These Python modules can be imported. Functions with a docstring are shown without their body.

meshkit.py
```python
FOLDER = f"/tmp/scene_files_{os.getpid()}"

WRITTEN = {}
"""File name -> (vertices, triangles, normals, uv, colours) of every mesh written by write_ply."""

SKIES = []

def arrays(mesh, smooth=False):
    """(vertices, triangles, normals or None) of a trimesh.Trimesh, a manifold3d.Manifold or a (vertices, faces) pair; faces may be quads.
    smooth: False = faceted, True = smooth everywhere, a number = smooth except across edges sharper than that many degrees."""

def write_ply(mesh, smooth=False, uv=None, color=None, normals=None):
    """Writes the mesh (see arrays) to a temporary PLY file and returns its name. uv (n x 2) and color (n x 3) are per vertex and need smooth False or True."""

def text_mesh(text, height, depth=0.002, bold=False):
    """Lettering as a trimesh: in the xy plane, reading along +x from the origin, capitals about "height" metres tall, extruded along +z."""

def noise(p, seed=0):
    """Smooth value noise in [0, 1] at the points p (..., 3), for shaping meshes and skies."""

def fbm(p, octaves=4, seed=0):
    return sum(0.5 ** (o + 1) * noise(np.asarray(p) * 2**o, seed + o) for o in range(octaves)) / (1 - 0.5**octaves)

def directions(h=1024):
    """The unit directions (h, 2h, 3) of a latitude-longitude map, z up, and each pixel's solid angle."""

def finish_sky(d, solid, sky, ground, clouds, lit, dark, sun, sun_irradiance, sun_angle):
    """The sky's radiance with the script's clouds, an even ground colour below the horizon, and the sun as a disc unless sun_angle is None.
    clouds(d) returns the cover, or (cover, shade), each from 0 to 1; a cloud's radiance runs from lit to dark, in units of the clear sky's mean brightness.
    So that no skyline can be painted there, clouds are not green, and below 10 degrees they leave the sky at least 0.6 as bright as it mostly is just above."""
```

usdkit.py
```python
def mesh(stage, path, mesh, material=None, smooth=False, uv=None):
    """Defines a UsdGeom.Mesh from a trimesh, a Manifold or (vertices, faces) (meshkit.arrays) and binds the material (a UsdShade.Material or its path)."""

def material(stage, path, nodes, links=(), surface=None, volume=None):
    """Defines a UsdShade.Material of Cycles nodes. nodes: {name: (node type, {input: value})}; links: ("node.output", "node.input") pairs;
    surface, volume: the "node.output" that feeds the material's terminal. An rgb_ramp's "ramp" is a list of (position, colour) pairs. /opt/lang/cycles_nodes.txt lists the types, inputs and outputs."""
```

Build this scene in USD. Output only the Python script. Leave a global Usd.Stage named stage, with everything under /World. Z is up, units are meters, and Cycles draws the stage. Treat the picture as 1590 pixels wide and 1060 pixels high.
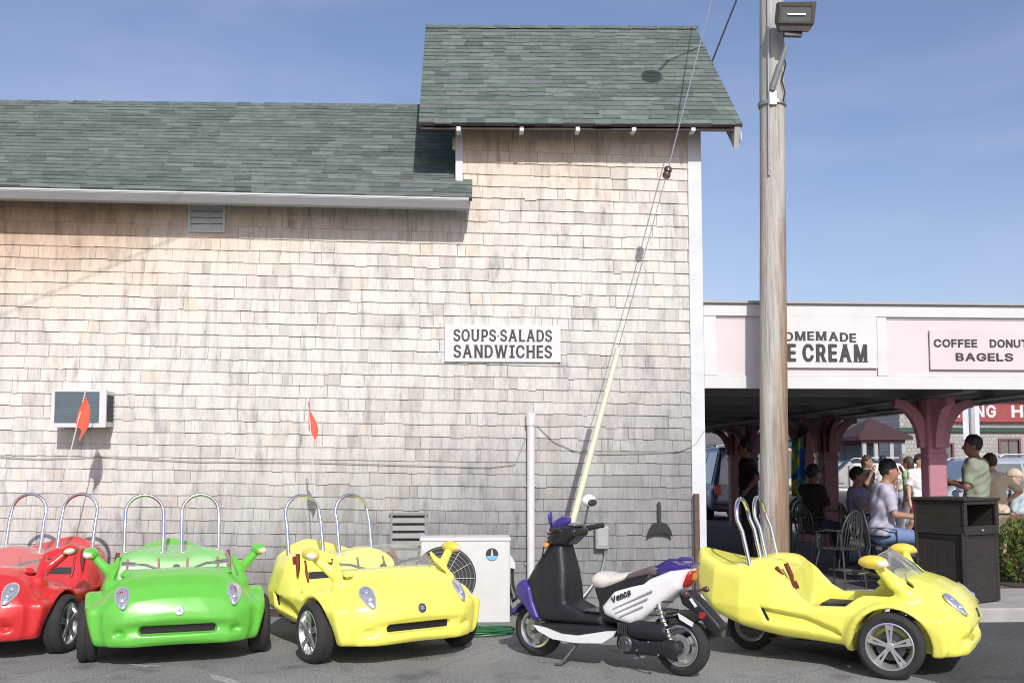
import math, re, numpy as np, trimesh, usdkit, meshkit
from pxr import Usd, UsdGeom, UsdLux, UsdShade, Gf, Sdf, Vt
from shapely.geometry import Polygon, box as sbox
from shapely import affinity, union_all

stage = Usd.Stage.CreateInMemory()
UsdGeom.SetStageUpAxis(stage, 'Z'); UsdGeom.SetStageMetersPerUnit(stage, 1.0)
UsdGeom.Xform.Define(stage, '/World'); UsdGeom.Scope.Define(stage, '/World/Looks')
rng = np.random.default_rng(7)
PI = math.pi

# ------------------------------------------------------------------ camera, sky, sun
F = 1600.0; YAW = math.radians(3.33); PIT = math.radians(4.5); CX = 795.0; CY = 718 - F * math.tan(PIT)
EYE = np.array([0, 0, 1.55])
FW = np.array([math.sin(YAW) * math.cos(PIT), math.cos(YAW) * math.cos(PIT), math.sin(PIT)])
RT = np.array([math.cos(YAW), -math.sin(YAW), 0]); UP = np.cross(RT, FW)
cam = UsdGeom.Camera.Define(stage, '/World/camera')
cam.CreateHorizontalApertureAttr(36.0); cam.CreateVerticalApertureAttr(24.0)
cam.CreateFocalLengthAttr(36.0 * F / 1590); cam.CreateVerticalApertureOffsetAttr((530 - CY) / 1590 * -36.0)
cam.CreateClippingRangeAttr(Gf.Vec2f(0.05, 5000)); cam.CreateExposureAttr(-0.1)
M4 = np.eye(4); M4[0, :3] = RT; M4[1, :3] = UP; M4[2, :3] = -FW; M4[3, :3] = EYE
cam.AddTransformOp().Set(Gf.Matrix4d(M4.tolist()))

SUN_EL, SUN_AZ = math.radians(36), math.radians(8)          # azimuth to the right of the direction from wall to camera
SUN = np.array([math.sin(SUN_AZ) * math.cos(SUN_EL), -math.cos(SUN_AZ) * math.cos(SUN_EL), math.sin(SUN_EL)])
sky_nodes = {
    'sky': ('sky_texture', {'sky_type': 'single_scattering', 'sun_disc': False, 'sun_elevation': SUN_EL, 'sun_rotation': math.atan2(SUN[0], SUN[1]),
                            'air_density': 1.0, 'aerosol_density': 1.6, 'ozone_density': 1.4, 'altitude': 0.0}),
    'tc': ('texture_coordinate', {}), 'map': ('mapping', {'scale': (1.0, 1.0, 2.6), 'rotation': (0.25, 0.1, 0.4)}),
    'n': ('noise_texture', {'scale': 2.0, 'detail': 4.0, 'roughness': 0.5, 'distortion': 0.4}),
    'r': ('rgb_ramp', {'ramp': [(0.0, (0, 0, 0)), (0.46, (0, 0, 0)), (0.7, (0.30, 0.30, 0.30)), (1, (0.5, 0.5, 0.5))]}),
    'm': ('mix_color', {'blend_type': 'mix', 'b': (5.2, 5.6, 6.4)}),
    'tint': ('mix_color', {'blend_type': 'multiply', 'fac': 1.0, 'b': (1.0, 0.935, 1.03), 'use_clamp': False}),
    'bg': ('background_shader', {'strength': 0.148})}
usdkit.material(stage, '/World/Looks/sky', sky_nodes, [('tc.generated', 'map.vector'), ('map.vector', 'n.vector'), ('n.fac', 'r.fac'), ('r.color', 'm.fac'),
                ('sky.color', 'm.a'), ('m.result', 'tint.a'), ('tint.result', 'bg.color')], surface='bg.background')
dome = UsdLux.DomeLight.Define(stage, '/World/sky')
UsdShade.MaterialBindingAPI.Apply(dome.GetPrim()).Bind(UsdShade.Material.Get(stage, '/World/Looks/sky'))
dome.GetPrim().SetCustomDataByKey('kind', 'structure'); dome.GetPrim().SetCustomDataByKey('label', 'hazy blue summer sky')
sun = UsdLux.DistantLight.Define(stage, '/World/sun')
sun.CreateIntensityAttr(1.1); sun.CreateAngleAttr(0.5); sun.CreateNormalizeAttr(True); sun.CreateColorAttr(Gf.Vec3f(1.0, 0.965, 0.91))
zx = SUN / np.linalg.norm(SUN); xx = np.cross([0, 0, 1.0], zx); xx /= np.linalg.norm(xx); yx = np.cross(zx, xx)
S4 = np.eye(4); S4[0, :3] = xx; S4[1, :3] = yx; S4[2, :3] = zx
sun.AddTransformOp().Set(Gf.Matrix4d(S4.tolist()))

def ray(px, py): return FW * F + RT * (px - CX) + UP * (CY - py)
def at(px, py, Y):
    r = ray(px, py); return EYE + r * (Y / r[1])
def atz(px, py, z=0.0):
    r = ray(px, py); return EYE + r * ((z - EYE[2]) / r[2])

# ------------------------------------------------------------------ scene helpers
USED = {}
def path_for(name, parent):
    base = (parent.GetPath().pathString if parent else '/World') + '/' + name
    k = USED.get(base, 0); USED[base] = k + 1
    return base if k == 0 else f'{base}_{k:03d}'
def tag(o, label=None, cat=None, group=None, kind=None):
    o = o.GetPrim() if hasattr(o, 'GetPrim') else o
    for k, v in (('label', label), ('category', cat), ('group', group), ('kind', kind)):
        if v: o.SetCustomDataByKey(k, v)
    return o
def place(x, loc, rotz=0.0, rx=0.0, ry=0.0, s=1.0):
    x.AddTranslateOp().Set(Gf.Vec3d(*map(float, loc)))
    if rotz: x.AddRotateZOp().Set(math.degrees(rotz))
    if ry: x.AddRotateYOp().Set(math.degrees(ry))
    if rx: x.AddRotateXOp().Set(math.degrees(rx))
    if s != 1.0: x.AddScaleOp().Set(Gf.Vec3f(s, s, s))
def thing(name, label=None, cat=None, loc=(0, 0, 0), rotz=0.0, group=None, parent=None, kind=None, rx=0.0, ry=0.0, s=1.0):
    x = UsdGeom.Xform.Define(stage, path_for(name, parent)); place(x, loc, rotz, rx, ry, s)
    return tag(x, label, cat, group, kind)
def obj(name, mesh, mat, parent=None, smooth=False, label=None, cat=None, group=None, kind=None, loc=None, rotz=0.0, rnd=None):
    m = usdkit.mesh(stage, path_for(name, parent), mesh, mat, smooth)
    if loc is not None: place(m, loc, rotz)
    if rnd is not None:
        pv = UsdGeom.PrimvarsAPI(m).CreatePrimvar('rnd', Sdf.ValueTypeNames.FloatArray, 'vertex')
        pv.Set(Vt.FloatArray.FromNumpy(np.asarray(rnd, np.float32)))
    return tag(m, label, cat, group, kind)

cat_ = trimesh.util.concatenate
def bx(c, s, bev=0.0, rz=0.0):
    c, s = np.asarray(c, float), np.asarray(s, float) / 2
    sg = np.array([[i, j, k] for i in (-1, 1) for j in (-1, 1) for k in (-1, 1)], float)
    if bev > 0:
        b = min(bev, s.min() * 0.9); pts = []
        for g in sg:
            for a in range(3):
                q = s - b; q[a] = s[a]; pts.append(g * q)
        m = trimesh.Trimesh(np.array(pts)).convex_hull
    else:
        m = trimesh.creation.box(s * 2)
    if rz: m.apply_transform(trimesh.transformations.rotation_matrix(rz, [0, 0, 1]))
    m.apply_translation(c); return m
def span(lo, hi, bev=0.0):
    lo, hi = np.asarray(lo, float), np.asarray(hi, float)
    return bx((lo + hi) / 2, np.abs(hi - lo), bev)
def hull(pts): return trimesh.Trimesh(np.asarray(pts, float)).convex_hull
def tube(pts, r, n=8, closed=False):
    pts = np.asarray(pts, float); N = len(pts)
    rr = np.broadcast_to(np.asarray(r, float), (N,))
    t = np.gradient(pts, axis=0) if not closed else np.roll(pts, -1, 0) - np.roll(pts, 1, 0)
    t /= np.maximum(np.linalg.norm(t, axis=1, keepdims=True), 1e-9)
    u = np.cross(t[0], [0, 0, 1.0]) if abs(t[0][2]) < 0.9 else np.cross(t[0], [1.0, 0, 0])
    V = []
    for i in range(N):
        u = u - t[i] * (u @ t[i]); u /= np.linalg.norm(u); w = np.cross(t[i], u)
        a = np.arange(n) / n * 2 * PI
        V.append(pts[i] + rr[i] * (np.cos(a)[:, None] * u + np.sin(a)[:, None] * w))
    V = np.vstack(V); Fc = []
    for i in range(N if closed else N - 1):
        a0, b0 = i * n, ((i + 1) % N) * n
        for k in range(n):
            k2 = (k + 1) % n; Fc += [[a0 + k, b0 + k, b0 + k2], [a0 + k, b0 + k2, a0 + k2]]
    if not closed:
        V = np.vstack([V, pts[0], pts[-1]]); c0, c1 = len(V) - 2, len(V) - 1
        for k in range(n):
            k2 = (k + 1) % n; Fc += [[c0, k, k2], [c1, (N - 1) * n + k2, (N - 1) * n + k]]
    m = trimesh.Trimesh(V, Fc, process=False)
    if m.volume < 0: m.invert()
    return m
def lathe(prof, n=32, axis='z', arc=None):
    m = trimesh.creation.revolve(np.asarray(prof, float), sections=n)
    if axis == 'y': m.apply_transform(trimesh.transformations.rotation_matrix(-PI / 2, [1, 0, 0]))
    if axis == 'x': m.apply_transform(trimesh.transformations.rotation_matrix(PI / 2, [0, 1, 0]))
    return m
def extr(poly, h):                                                   # polygon in xy extruded to +z
    if not isinstance(poly, (Polygon,)) and not hasattr(poly, 'geoms'): poly = Polygon(poly)
    return cat_([trimesh.creation.extrude_polygon(g, h, engine='earcut') for g in getattr(poly, 'geoms', [poly])])
def xz(poly, y0, y1):                                                # polygon in (x, z), extruded from y0 to y1
    m = extr(poly, y1 - y0)
    m.apply_transform(np.array([[1, 0, 0, 0], [0, 0, -1, 0], [0, 1, 0, 0], [0, 0, 0, 1.0]])); m.apply_translation([0, y1, 0])
    return m
def ell(c, r, sub=2):
    m = trimesh.creation.icosphere(subdivisions=sub); m.apply_scale(r); m.apply_translation(c); return m
def moved(m, T): m = m.copy(); m.apply_transform(T); return m
def frame_T(origin, ex, ey, ez):
    T = np.eye(4); T[:3, 0] = ex; T[:3, 1] = ey; T[:3, 2] = ez; T[:3, 3] = origin; return T
def grid_sheet(x0, x1, y0, y1, z, nx=1, ny=1):
    xs, ys = np.linspace(x0, x1, nx + 1), np.linspace(y0, y1, ny + 1)
    X, Y = np.meshgrid(xs, ys, indexing='ij'); V = np.stack([X.ravel(), Y.ravel(), np.full(X.size, z)], 1)
    i, j = np.meshgrid(np.arange(nx), np.arange(ny), indexing='ij'); a = (i * (ny + 1) + j).ravel()
    Q = np.stack([a, a + ny + 1, a + ny + 2, a + 1], 1)
    return (V, Q)

# signed distance helpers and surface nets
def smin(a, b, k):
    h = np.maximum(k - np.abs(a - b), 0) / k
    return np.minimum(a, b) - h * h * k * 0.25
def smax(a, b, k): return -smin(-a, -b, k)
def poly_sd(x, y, P):
    P = np.asarray(P, float); n = len(P); d = np.full(x.shape, 1e9); s = np.ones(x.shape)
    for i in range(n):
        j = i - 1; ex, ey = P[j] - P[i]; wx, wy = x - P[i][0], y - P[i][1]
        t = np.clip((wx * ex + wy * ey) / (ex * ex + ey * ey), 0, 1)
        bx_, by_ = wx - ex * t, wy - ey * t; d = np.minimum(d, bx_ * bx_ + by_ * by_)
        c1, c2, c3 = y >= P[i][1], y < P[j][1], ex * wy > ey * wx
        s = np.where((c1 & c2 & c3) | (~c1 & ~c2 & ~c3), -s, s)
    return s * np.sqrt(d)
def cone_sd(x, y, z, a, b, ra, rb):
    a, b = np.asarray(a, float), np.asarray(b, float); ba = b - a
    px, py, pz = x - a[0], y - a[1], z - a[2]
    t = np.clip((px * ba[0] + py * ba[1] + pz * ba[2]) / max(ba @ ba, 1e-12), 0, 1)
    return np.sqrt((px - ba[0] * t) ** 2 + (py - ba[1] * t) ** 2 + (pz - ba[2] * t) ** 2) - (ra + (rb - ra) * t)
def ell_sd(x, y, z, c, r):
    px, py, pz = (x - c[0]) / r[0], (y - c[1]) / r[1], (z - c[2]) / r[2]
    k0 = np.sqrt(px * px + py * py + pz * pz); k1 = np.sqrt((px / r[0]) ** 2 + (py / r[1]) ** 2 + (pz / r[2]) ** 2)
    return k0 * (k0 - 1) / np.maximum(k1, 1e-9)
def box_sd(x, y, z, c, s, r=0.0):
    qx, qy, qz = np.abs(x - c[0]) - s[0] + r, np.abs(y - c[1]) - s[1] + r, np.abs(z - c[2]) - s[2] + r
    return np.sqrt(np.maximum(qx, 0) ** 2 + np.maximum(qy, 0) ** 2 + np.maximum(qz, 0) ** 2) + np.minimum(np.maximum(np.maximum(qx, qy), qz), 0) - r
def nets(f, lo, hi, h):
    n = np.ceil((np.asarray(hi) - np.asarray(lo)) / h).astype(int) + 1
    ax = [lo[k] + h * np.arange(n[k]) for k in range(3)]
    D = f(*np.meshgrid(*ax, indexing='ij'))
    ins = D < 0; cnt = np.zeros(n - 1); pos = np.zeros((*(n - 1), 3))
    idx = np.stack(np.meshgrid(*[np.arange(k - 1) for k in n], indexing='ij'), -1).astype(float)
    for a in range(3):
        for d1 in (0, 1):
            for d2 in (0, 1):
                o = [0, 0, 0]; b, c = [k for k in range(3) if k != a]; o[b], o[c] = d1, d2
                s0 = tuple(slice(o[k], o[k] + n[k] - 1) for k in range(3)); o2 = list(o); o2[a] += 1
                s1 = tuple(slice(o2[k], o2[k] + n[k] - 1) for k in range(3))
                cr = ins[s0] != ins[s1]; d0, e = D[s0], D[s1]
                t = np.where(cr, d0 / np.where(cr, d0 - e, 1), 0)
                p = idx + np.asarray(o); p[..., a] += t
                pos += np.where(cr[..., None], p, 0); cnt += cr
    act = cnt > 0; vid = np.full(cnt.shape, -1); vid[act] = np.arange(act.sum())
    V = np.asarray(lo) + h * pos[act] / cnt[act][:, None]; Q = []
    for a in range(3):
        b, c = [(1, 2), (2, 0), (0, 1)][a]
        s0 = [slice(None)] * 3; s1 = [slice(None)] * 3; s0[a] = slice(0, n[a] - 1); s1[a] = slice(1, n[a])
        for k in (b, c): s0[k] = s1[k] = slice(1, n[k] - 1)
        i0, i1 = ins[tuple(s0)], ins[tuple(s1)]
        w = np.argwhere(i0 != i1)
        if not len(w): continue
        fl = i0[tuple(w.T)]; g = w.copy(); g[:, b] += 1; g[:, c] += 1
        def cell(db, dc):
            q = g.copy(); q[:, b] += db; q[:, c] += dc; return vid[tuple(q.T)]
        q = np.stack([cell(-1, -1), cell(0, -1), cell(0, 0), cell(-1, 0)], 1)
        q[~fl] = q[~fl][:, ::-1]; Q.append(q)
    Q = np.vstack(Q)
    T = np.vstack([Q[:, [0, 1, 2]], Q[:, [0, 2, 3]]])
    return trimesh.Trimesh(V, T, process=False)

# ------------------------------------------------------------------ materials
def mat(name, nodes, links, surface='p.BSDF', volume=None):
    return usdkit.material(stage, '/World/Looks/' + name, nodes, links, surface=surface, volume=volume)
def plain(name, col, rough=0.6, metal=0.0, coat=0.0, var=0.12, scale=9.0, bump=0.0, spec=0.5, emit=None, bscale=80.0, **kw):
    lo, hi = [max(c * (1 - var), 0) for c in col], [min(c * (1 + var), 1) for c in col]
    nodes = {'g': ('texture_coordinate', {}), 'n': ('noise_texture', {'scale': scale, 'detail': 4.0, 'roughness': 0.6}),
             'r': ('rgb_ramp', {'ramp': [(0.25, lo), (0.75, hi)]}),
             'p': ('principled_bsdf', {'roughness': rough, 'metallic': metal, 'coat_weight': coat, 'coat_roughness': 0.06, 'specular_ior_level': spec, **kw})}
    links = [('g.object', 'n.vector'), ('n.fac', 'r.fac'), ('r.color', 'p.base_color')]
    if bump:
        nodes['bn'] = ('noise_texture', {'scale': bscale, 'detail': 3.0}); nodes['b'] = ('bump', {'strength': bump, 'distance': 0.01})
        links += [('g.object', 'bn.vector'), ('bn.fac', 'b.height'), ('b.normal', 'p.normal')]
    return mat(name, nodes, links)

def shingle_wall_material():
    nodes = {'geo': ('geometry', {}), 'sep': ('separate_xyz', {}), 'at': ('attribute', {'attribute': 'rnd'}),
        'mp': ('mapping', {'scale': (5.0, 5.0, 0.9)}), 'streak': ('noise_texture', {'scale': 2.0, 'detail': 6.0, 'roughness': 0.65}),
        'mp2': ('mapping', {'scale': (60.0, 60.0, 3.0)}), 'grain': ('noise_texture', {'scale': 1.5, 'detail': 4.0, 'roughness': 0.6}),
        'big': ('noise_texture', {'scale': 0.8, 'detail': 4.0, 'roughness': 0.6}),
        # height on the wall -> weathered (low) to fresh (high, under the eaves)
        'bs': ('math', {'math_type': 'multiply_add', 'value2': 1.2, 'value3': -0.6}),
        'hz': ('math', {'math_type': 'add'}),
        'xw': ('math', {'math_type': 'multiply_add', 'value2': -0.27, 'value3': 0.0}), 'hz2': ('math', {'math_type': 'add'}),
        'hr': ('map_range', {'from_min': 0.2, 'from_max': 5.2, 'to_min': 0.0, 'to_max': 1.0, 'clamp': True}),
        'ramp': ('rgb_ramp', {'ramp': [(0.0, (0.225, 0.226, 0.232)), (0.14, (0.27, 0.27, 0.272)), (0.24, (0.385, 0.38, 0.37)), (0.36, (0.51, 0.50, 0.478)), (0.50, (0.575, 0.567, 0.542)),
                                       (0.64, (0.605, 0.585, 0.545)), (0.78, (0.62, 0.582, 0.527)), (0.87, (0.63, 0.55, 0.46)), (0.95, (0.54, 0.43, 0.33)), (1.0, (0.48, 0.355, 0.25))]}),
        'sr': ('rgb_ramp', {'ramp': [(0.28, (0.50, 0.50, 0.52)), (0.41, (0.85, 0.85, 0.865)), (0.52, (1.0, 1.0, 1.0)), (1, (1.08, 1.06, 1.03))]}),
        'm1': ('mix_color', {'blend_type': 'multiply', 'fac': 1.0, 'use_clamp': False}),
        'rr': ('rgb_ramp', {'ramp': [(0.0, (0.82, 0.81, 0.80)), (0.2, (0.95, 0.94, 0.93)), (0.5, (1.0, 1.0, 1.0)), (0.85, (1.03, 1.025, 1.02)), (0.96, (1.02, 0.985, 0.95)), (1.0, (0.98, 0.92, 0.85))]}),
        'm2': ('mix_color', {'blend_type': 'multiply', 'fac': 1.0, 'use_clamp': False}),
        'gr': ('rgb_ramp', {'ramp': [(0.3, (0.80, 0.80, 0.80)), (0.6, (1.04, 1.04, 1.04))]}),
        'm3': ('mix_color', {'blend_type': 'multiply', 'fac': 0.8, 'use_clamp': False}),
        'b': ('bump', {'strength': 0.35, 'distance': 0.004}),
        'p': ('principled_bsdf', {'roughness': 0.9, 'specular_ior_level': 0.2})}
    links = [('geo.position', 'sep.vector'), ('geo.position', 'mp.vector'), ('mp.vector', 'streak.vector'), ('geo.position', 'mp2.vector'), ('mp2.vector', 'grain.vector'),
        ('geo.position', 'big.vector'), ('big.fac', 'bs.value1'), ('sep.z', 'hz.value1'), ('bs.value', 'hz.value2'),
        ('sep.x', 'xw.value1'), ('hz.value', 'hz2.value1'), ('xw.value', 'hz2.value2'), ('hz2.value', 'hr.value'), ('hr.result', 'ramp.fac'),
        ('streak.fac', 'sr.fac'), ('ramp.color', 'm1.a'), ('sr.color', 'm1.b'), ('at.fac', 'rr.fac'), ('m1.result', 'm2.a'), ('rr.color', 'm2.b'),
        ('grain.fac', 'gr.fac'), ('m2.result', 'm3.a'), ('gr.color', 'm3.b'), ('m3.result', 'p.base_color'), ('grain.fac', 'b.height'), ('b.normal', 'p.normal')]
    return mat('cedar_shingle', nodes, links)
def roof_material():
    nodes = {'at': ('attribute', {'attribute': 'rnd'}), 'geo': ('geometry', {}),
        'r': ('rgb_ramp', {'ramp': [(0.0, (0.088, 0.112, 0.106)), (0.3, (0.108, 0.139, 0.127)), (0.6, (0.127, 0.163, 0.145)), (0.85, (0.162, 0.202, 0.176)), (1.0, (0.135, 0.146, 0.152))]}),
        'n': ('noise_texture', {'scale': 9.0, 'detail': 5.0, 'roughness': 0.7}), 'nr': ('rgb_ramp', {'ramp': [(0.3, (0.75, 0.75, 0.78)), (0.7, (1.15, 1.15, 1.1))]}),
        'm': ('mix_color', {'blend_type': 'multiply', 'fac': 1.0, 'use_clamp': False}),
        'g': ('noise_texture', {'scale': 260.0, 'detail': 2.0}), 'gr': ('rgb_ramp', {'ramp': [(0.35, (0.7, 0.7, 0.7)), (0.65, (1.25, 1.25, 1.25))]}),
        'm2': ('mix_color', {'blend_type': 'multiply', 'fac': 0.8, 'use_clamp': False}), 'b': ('bump', {'strength': 0.4, 'distance': 0.003}),
        'p': ('principled_bsdf', {'roughness': 0.92, 'specular_ior_level': 0.25})}
    links = [('at.fac', 'r.fac'), ('geo.position', 'n.vector'), ('n.fac', 'nr.fac'), ('r.color', 'm.a'), ('nr.color', 'm.b'), ('geo.position', 'g.vector'), ('g.fac', 'gr.fac'),
             ('m.result', 'm2.a'), ('gr.color', 'm2.b'), ('m2.result', 'p.base_color'), ('g.fac', 'b.height'), ('b.normal', 'p.normal')]
    return mat('asphalt_shingle', nodes, links)
def asphalt_material(name, lo, hi, patch=0.6):
    nodes = {'geo': ('geometry', {}), 'big': ('noise_texture', {'scale': 0.55, 'detail': 6.0, 'roughness': 0.6}),
        'r': ('rgb_ramp', {'ramp': [(0.3, lo), (0.7, hi)]}),
        'f': ('noise_texture', {'scale': 55.0, 'detail': 5.0, 'roughness': 0.75}), 'fr': ('rgb_ramp', {'ramp': [(0.3, (0.45, 0.45, 0.45)), (0.5, (0.95, 0.95, 0.95)), (0.70, (1.75, 1.74, 1.68))]}),
        'm': ('mix_color', {'blend_type': 'multiply', 'fac': 1.0, 'use_clamp': False}),
        'o': ('noise_texture', {'scale': 2.3, 'detail': 3.0, 'roughness': 0.5}), 'orr': ('rgb_ramp', {'ramp': [(0.30, (0.55, 0.55, 0.56)), (0.44, (1, 1, 1)), (0.66, (1, 1, 1)), (0.74, (1.15, 1.14, 1.11))]}),
        'm2': ('mix_color', {'blend_type': 'multiply', 'fac': patch, 'use_clamp': False}),
        'v': ('voronoi_texture', {'feature': 'distance_to_edge', 'scale': 0.55}), 'vr': ('rgb_ramp', {'ramp': [(0.0, (0.72, 0.72, 0.72)), (0.006, (1, 1, 1))]}),
        'mpv': ('noise_texture', {'scale': 1.3, 'detail': 5.0}), 'vm': ('mix_vector', {'fac': 0.12}),
        'm3': ('mix_color', {'blend_type': 'multiply', 'fac': 0.8, 'use_clamp': False}),
        'b': ('bump', {'strength': 0.7, 'distance': 0.006}), 'p': ('principled_bsdf', {'roughness': 0.88, 'specular_ior_level': 0.3})}
    links = [('geo.position', 'big.vector'), ('big.fac', 'r.fac'), ('geo.position', 'f.vector'), ('f.fac', 'fr.fac'), ('r.color', 'm.a'), ('fr.color', 'm.b'),
             ('geo.position', 'o.vector'), ('o.fac', 'orr.fac'), ('m.result', 'm2.a'), ('orr.color', 'm2.b'), ('geo.position', 'mpv.vector'), ('geo.position', 'vm.a'), ('mpv.color', 'vm.b'),
             ('vm.result', 'v.vector'), ('v.distance', 'vr.fac'), ('m2.result', 'm3.a'), ('vr.color', 'm3.b'), ('m3.result', 'p.base_color'), ('f.fac', 'b.height'), ('b.normal', 'p.normal')]
    return mat(name, nodes, links)
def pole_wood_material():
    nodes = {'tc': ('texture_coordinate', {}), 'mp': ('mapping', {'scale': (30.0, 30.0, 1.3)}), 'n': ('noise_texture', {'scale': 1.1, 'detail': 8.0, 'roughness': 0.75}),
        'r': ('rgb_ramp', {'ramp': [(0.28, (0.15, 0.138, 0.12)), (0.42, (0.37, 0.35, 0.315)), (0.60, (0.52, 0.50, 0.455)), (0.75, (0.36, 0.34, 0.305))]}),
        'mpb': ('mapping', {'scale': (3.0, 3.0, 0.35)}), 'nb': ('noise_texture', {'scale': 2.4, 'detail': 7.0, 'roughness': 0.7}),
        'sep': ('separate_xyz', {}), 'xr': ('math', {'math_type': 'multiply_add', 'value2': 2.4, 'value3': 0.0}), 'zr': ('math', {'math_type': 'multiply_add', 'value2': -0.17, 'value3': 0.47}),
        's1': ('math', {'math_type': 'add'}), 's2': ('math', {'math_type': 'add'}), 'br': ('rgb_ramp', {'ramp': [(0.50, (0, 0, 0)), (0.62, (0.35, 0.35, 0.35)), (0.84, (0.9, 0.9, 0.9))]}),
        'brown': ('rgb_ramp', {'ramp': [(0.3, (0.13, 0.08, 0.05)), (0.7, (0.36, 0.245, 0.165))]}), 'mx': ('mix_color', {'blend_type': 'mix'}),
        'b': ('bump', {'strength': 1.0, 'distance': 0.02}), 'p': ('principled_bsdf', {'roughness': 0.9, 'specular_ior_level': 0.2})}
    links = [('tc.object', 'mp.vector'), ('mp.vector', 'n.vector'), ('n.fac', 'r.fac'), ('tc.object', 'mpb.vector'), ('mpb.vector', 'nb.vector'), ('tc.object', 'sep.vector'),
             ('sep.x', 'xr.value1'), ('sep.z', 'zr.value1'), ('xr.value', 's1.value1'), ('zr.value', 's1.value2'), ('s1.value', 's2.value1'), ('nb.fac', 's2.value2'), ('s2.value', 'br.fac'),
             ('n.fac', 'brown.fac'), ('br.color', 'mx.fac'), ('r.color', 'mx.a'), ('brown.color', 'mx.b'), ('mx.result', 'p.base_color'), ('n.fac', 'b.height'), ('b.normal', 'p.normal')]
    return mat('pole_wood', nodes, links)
def wood_material(name, lo, hi, rough=0.75, sc=(3, 3, 30)):
    nodes = {'tc': ('texture_coordinate', {}), 'mp': ('mapping', {'scale': sc}), 'n': ('noise_texture', {'scale': 2.0, 'detail': 5.0, 'roughness': 0.65}),
        'r': ('rgb_ramp', {'ramp': [(0.3, lo), (0.7, hi)]}), 'b': ('bump', {'strength': 0.3, 'distance': 0.004}), 'p': ('principled_bsdf', {'roughness': rough})}
    return mat(name, nodes, [('tc.object', 'mp.vector'), ('mp.vector', 'n.vector'), ('n.fac', 'r.fac'), ('r.color', 'p.base_color'), ('n.fac', 'b.height'), ('b.normal', 'p.normal')])
def glass_material(name, tint=(0.9, 0.93, 0.92), ior=1.45, rough=0.03):
    return mat(name, {'t': ('transparent_bsdf', {'color': tint}), 'gl': ('glossy_bsdf', {'color': (1, 1, 1), 'roughness': rough}), 'f': ('fresnel', {'IOR': ior}), 'p': ('mix_closure', {})},
               [('f.fac', 'p.fac'), ('t.BSDF', 'p.closure1'), ('gl.BSDF', 'p.closure2')], surface='p.closure')
def windscreen_material():  # pale green diffuse share paints reflection and haze into the screen
    return mat('windscreen_painted_haze', {'t': ('transparent_bsdf', {'color': (0.88, 0.91, 0.86)}), 'd': ('diffuse_bsdf', {'color': (0.62, 0.66, 0.58)}), 'h': ('mix_closure', {'fac': 0.16}), 'gl': ('glossy_bsdf', {'color': (1, 1, 1), 'roughness': 0.05}), 'f': ('fresnel', {'IOR': 1.5}), 'p': ('mix_closure', {})},
               [('t.BSDF', 'h.closure1'), ('d.BSDF', 'h.closure2'), ('f.fac', 'p.fac'), ('h.closure', 'p.closure1'), ('gl.BSDF', 'p.closure2')], surface='p.closure')
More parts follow.
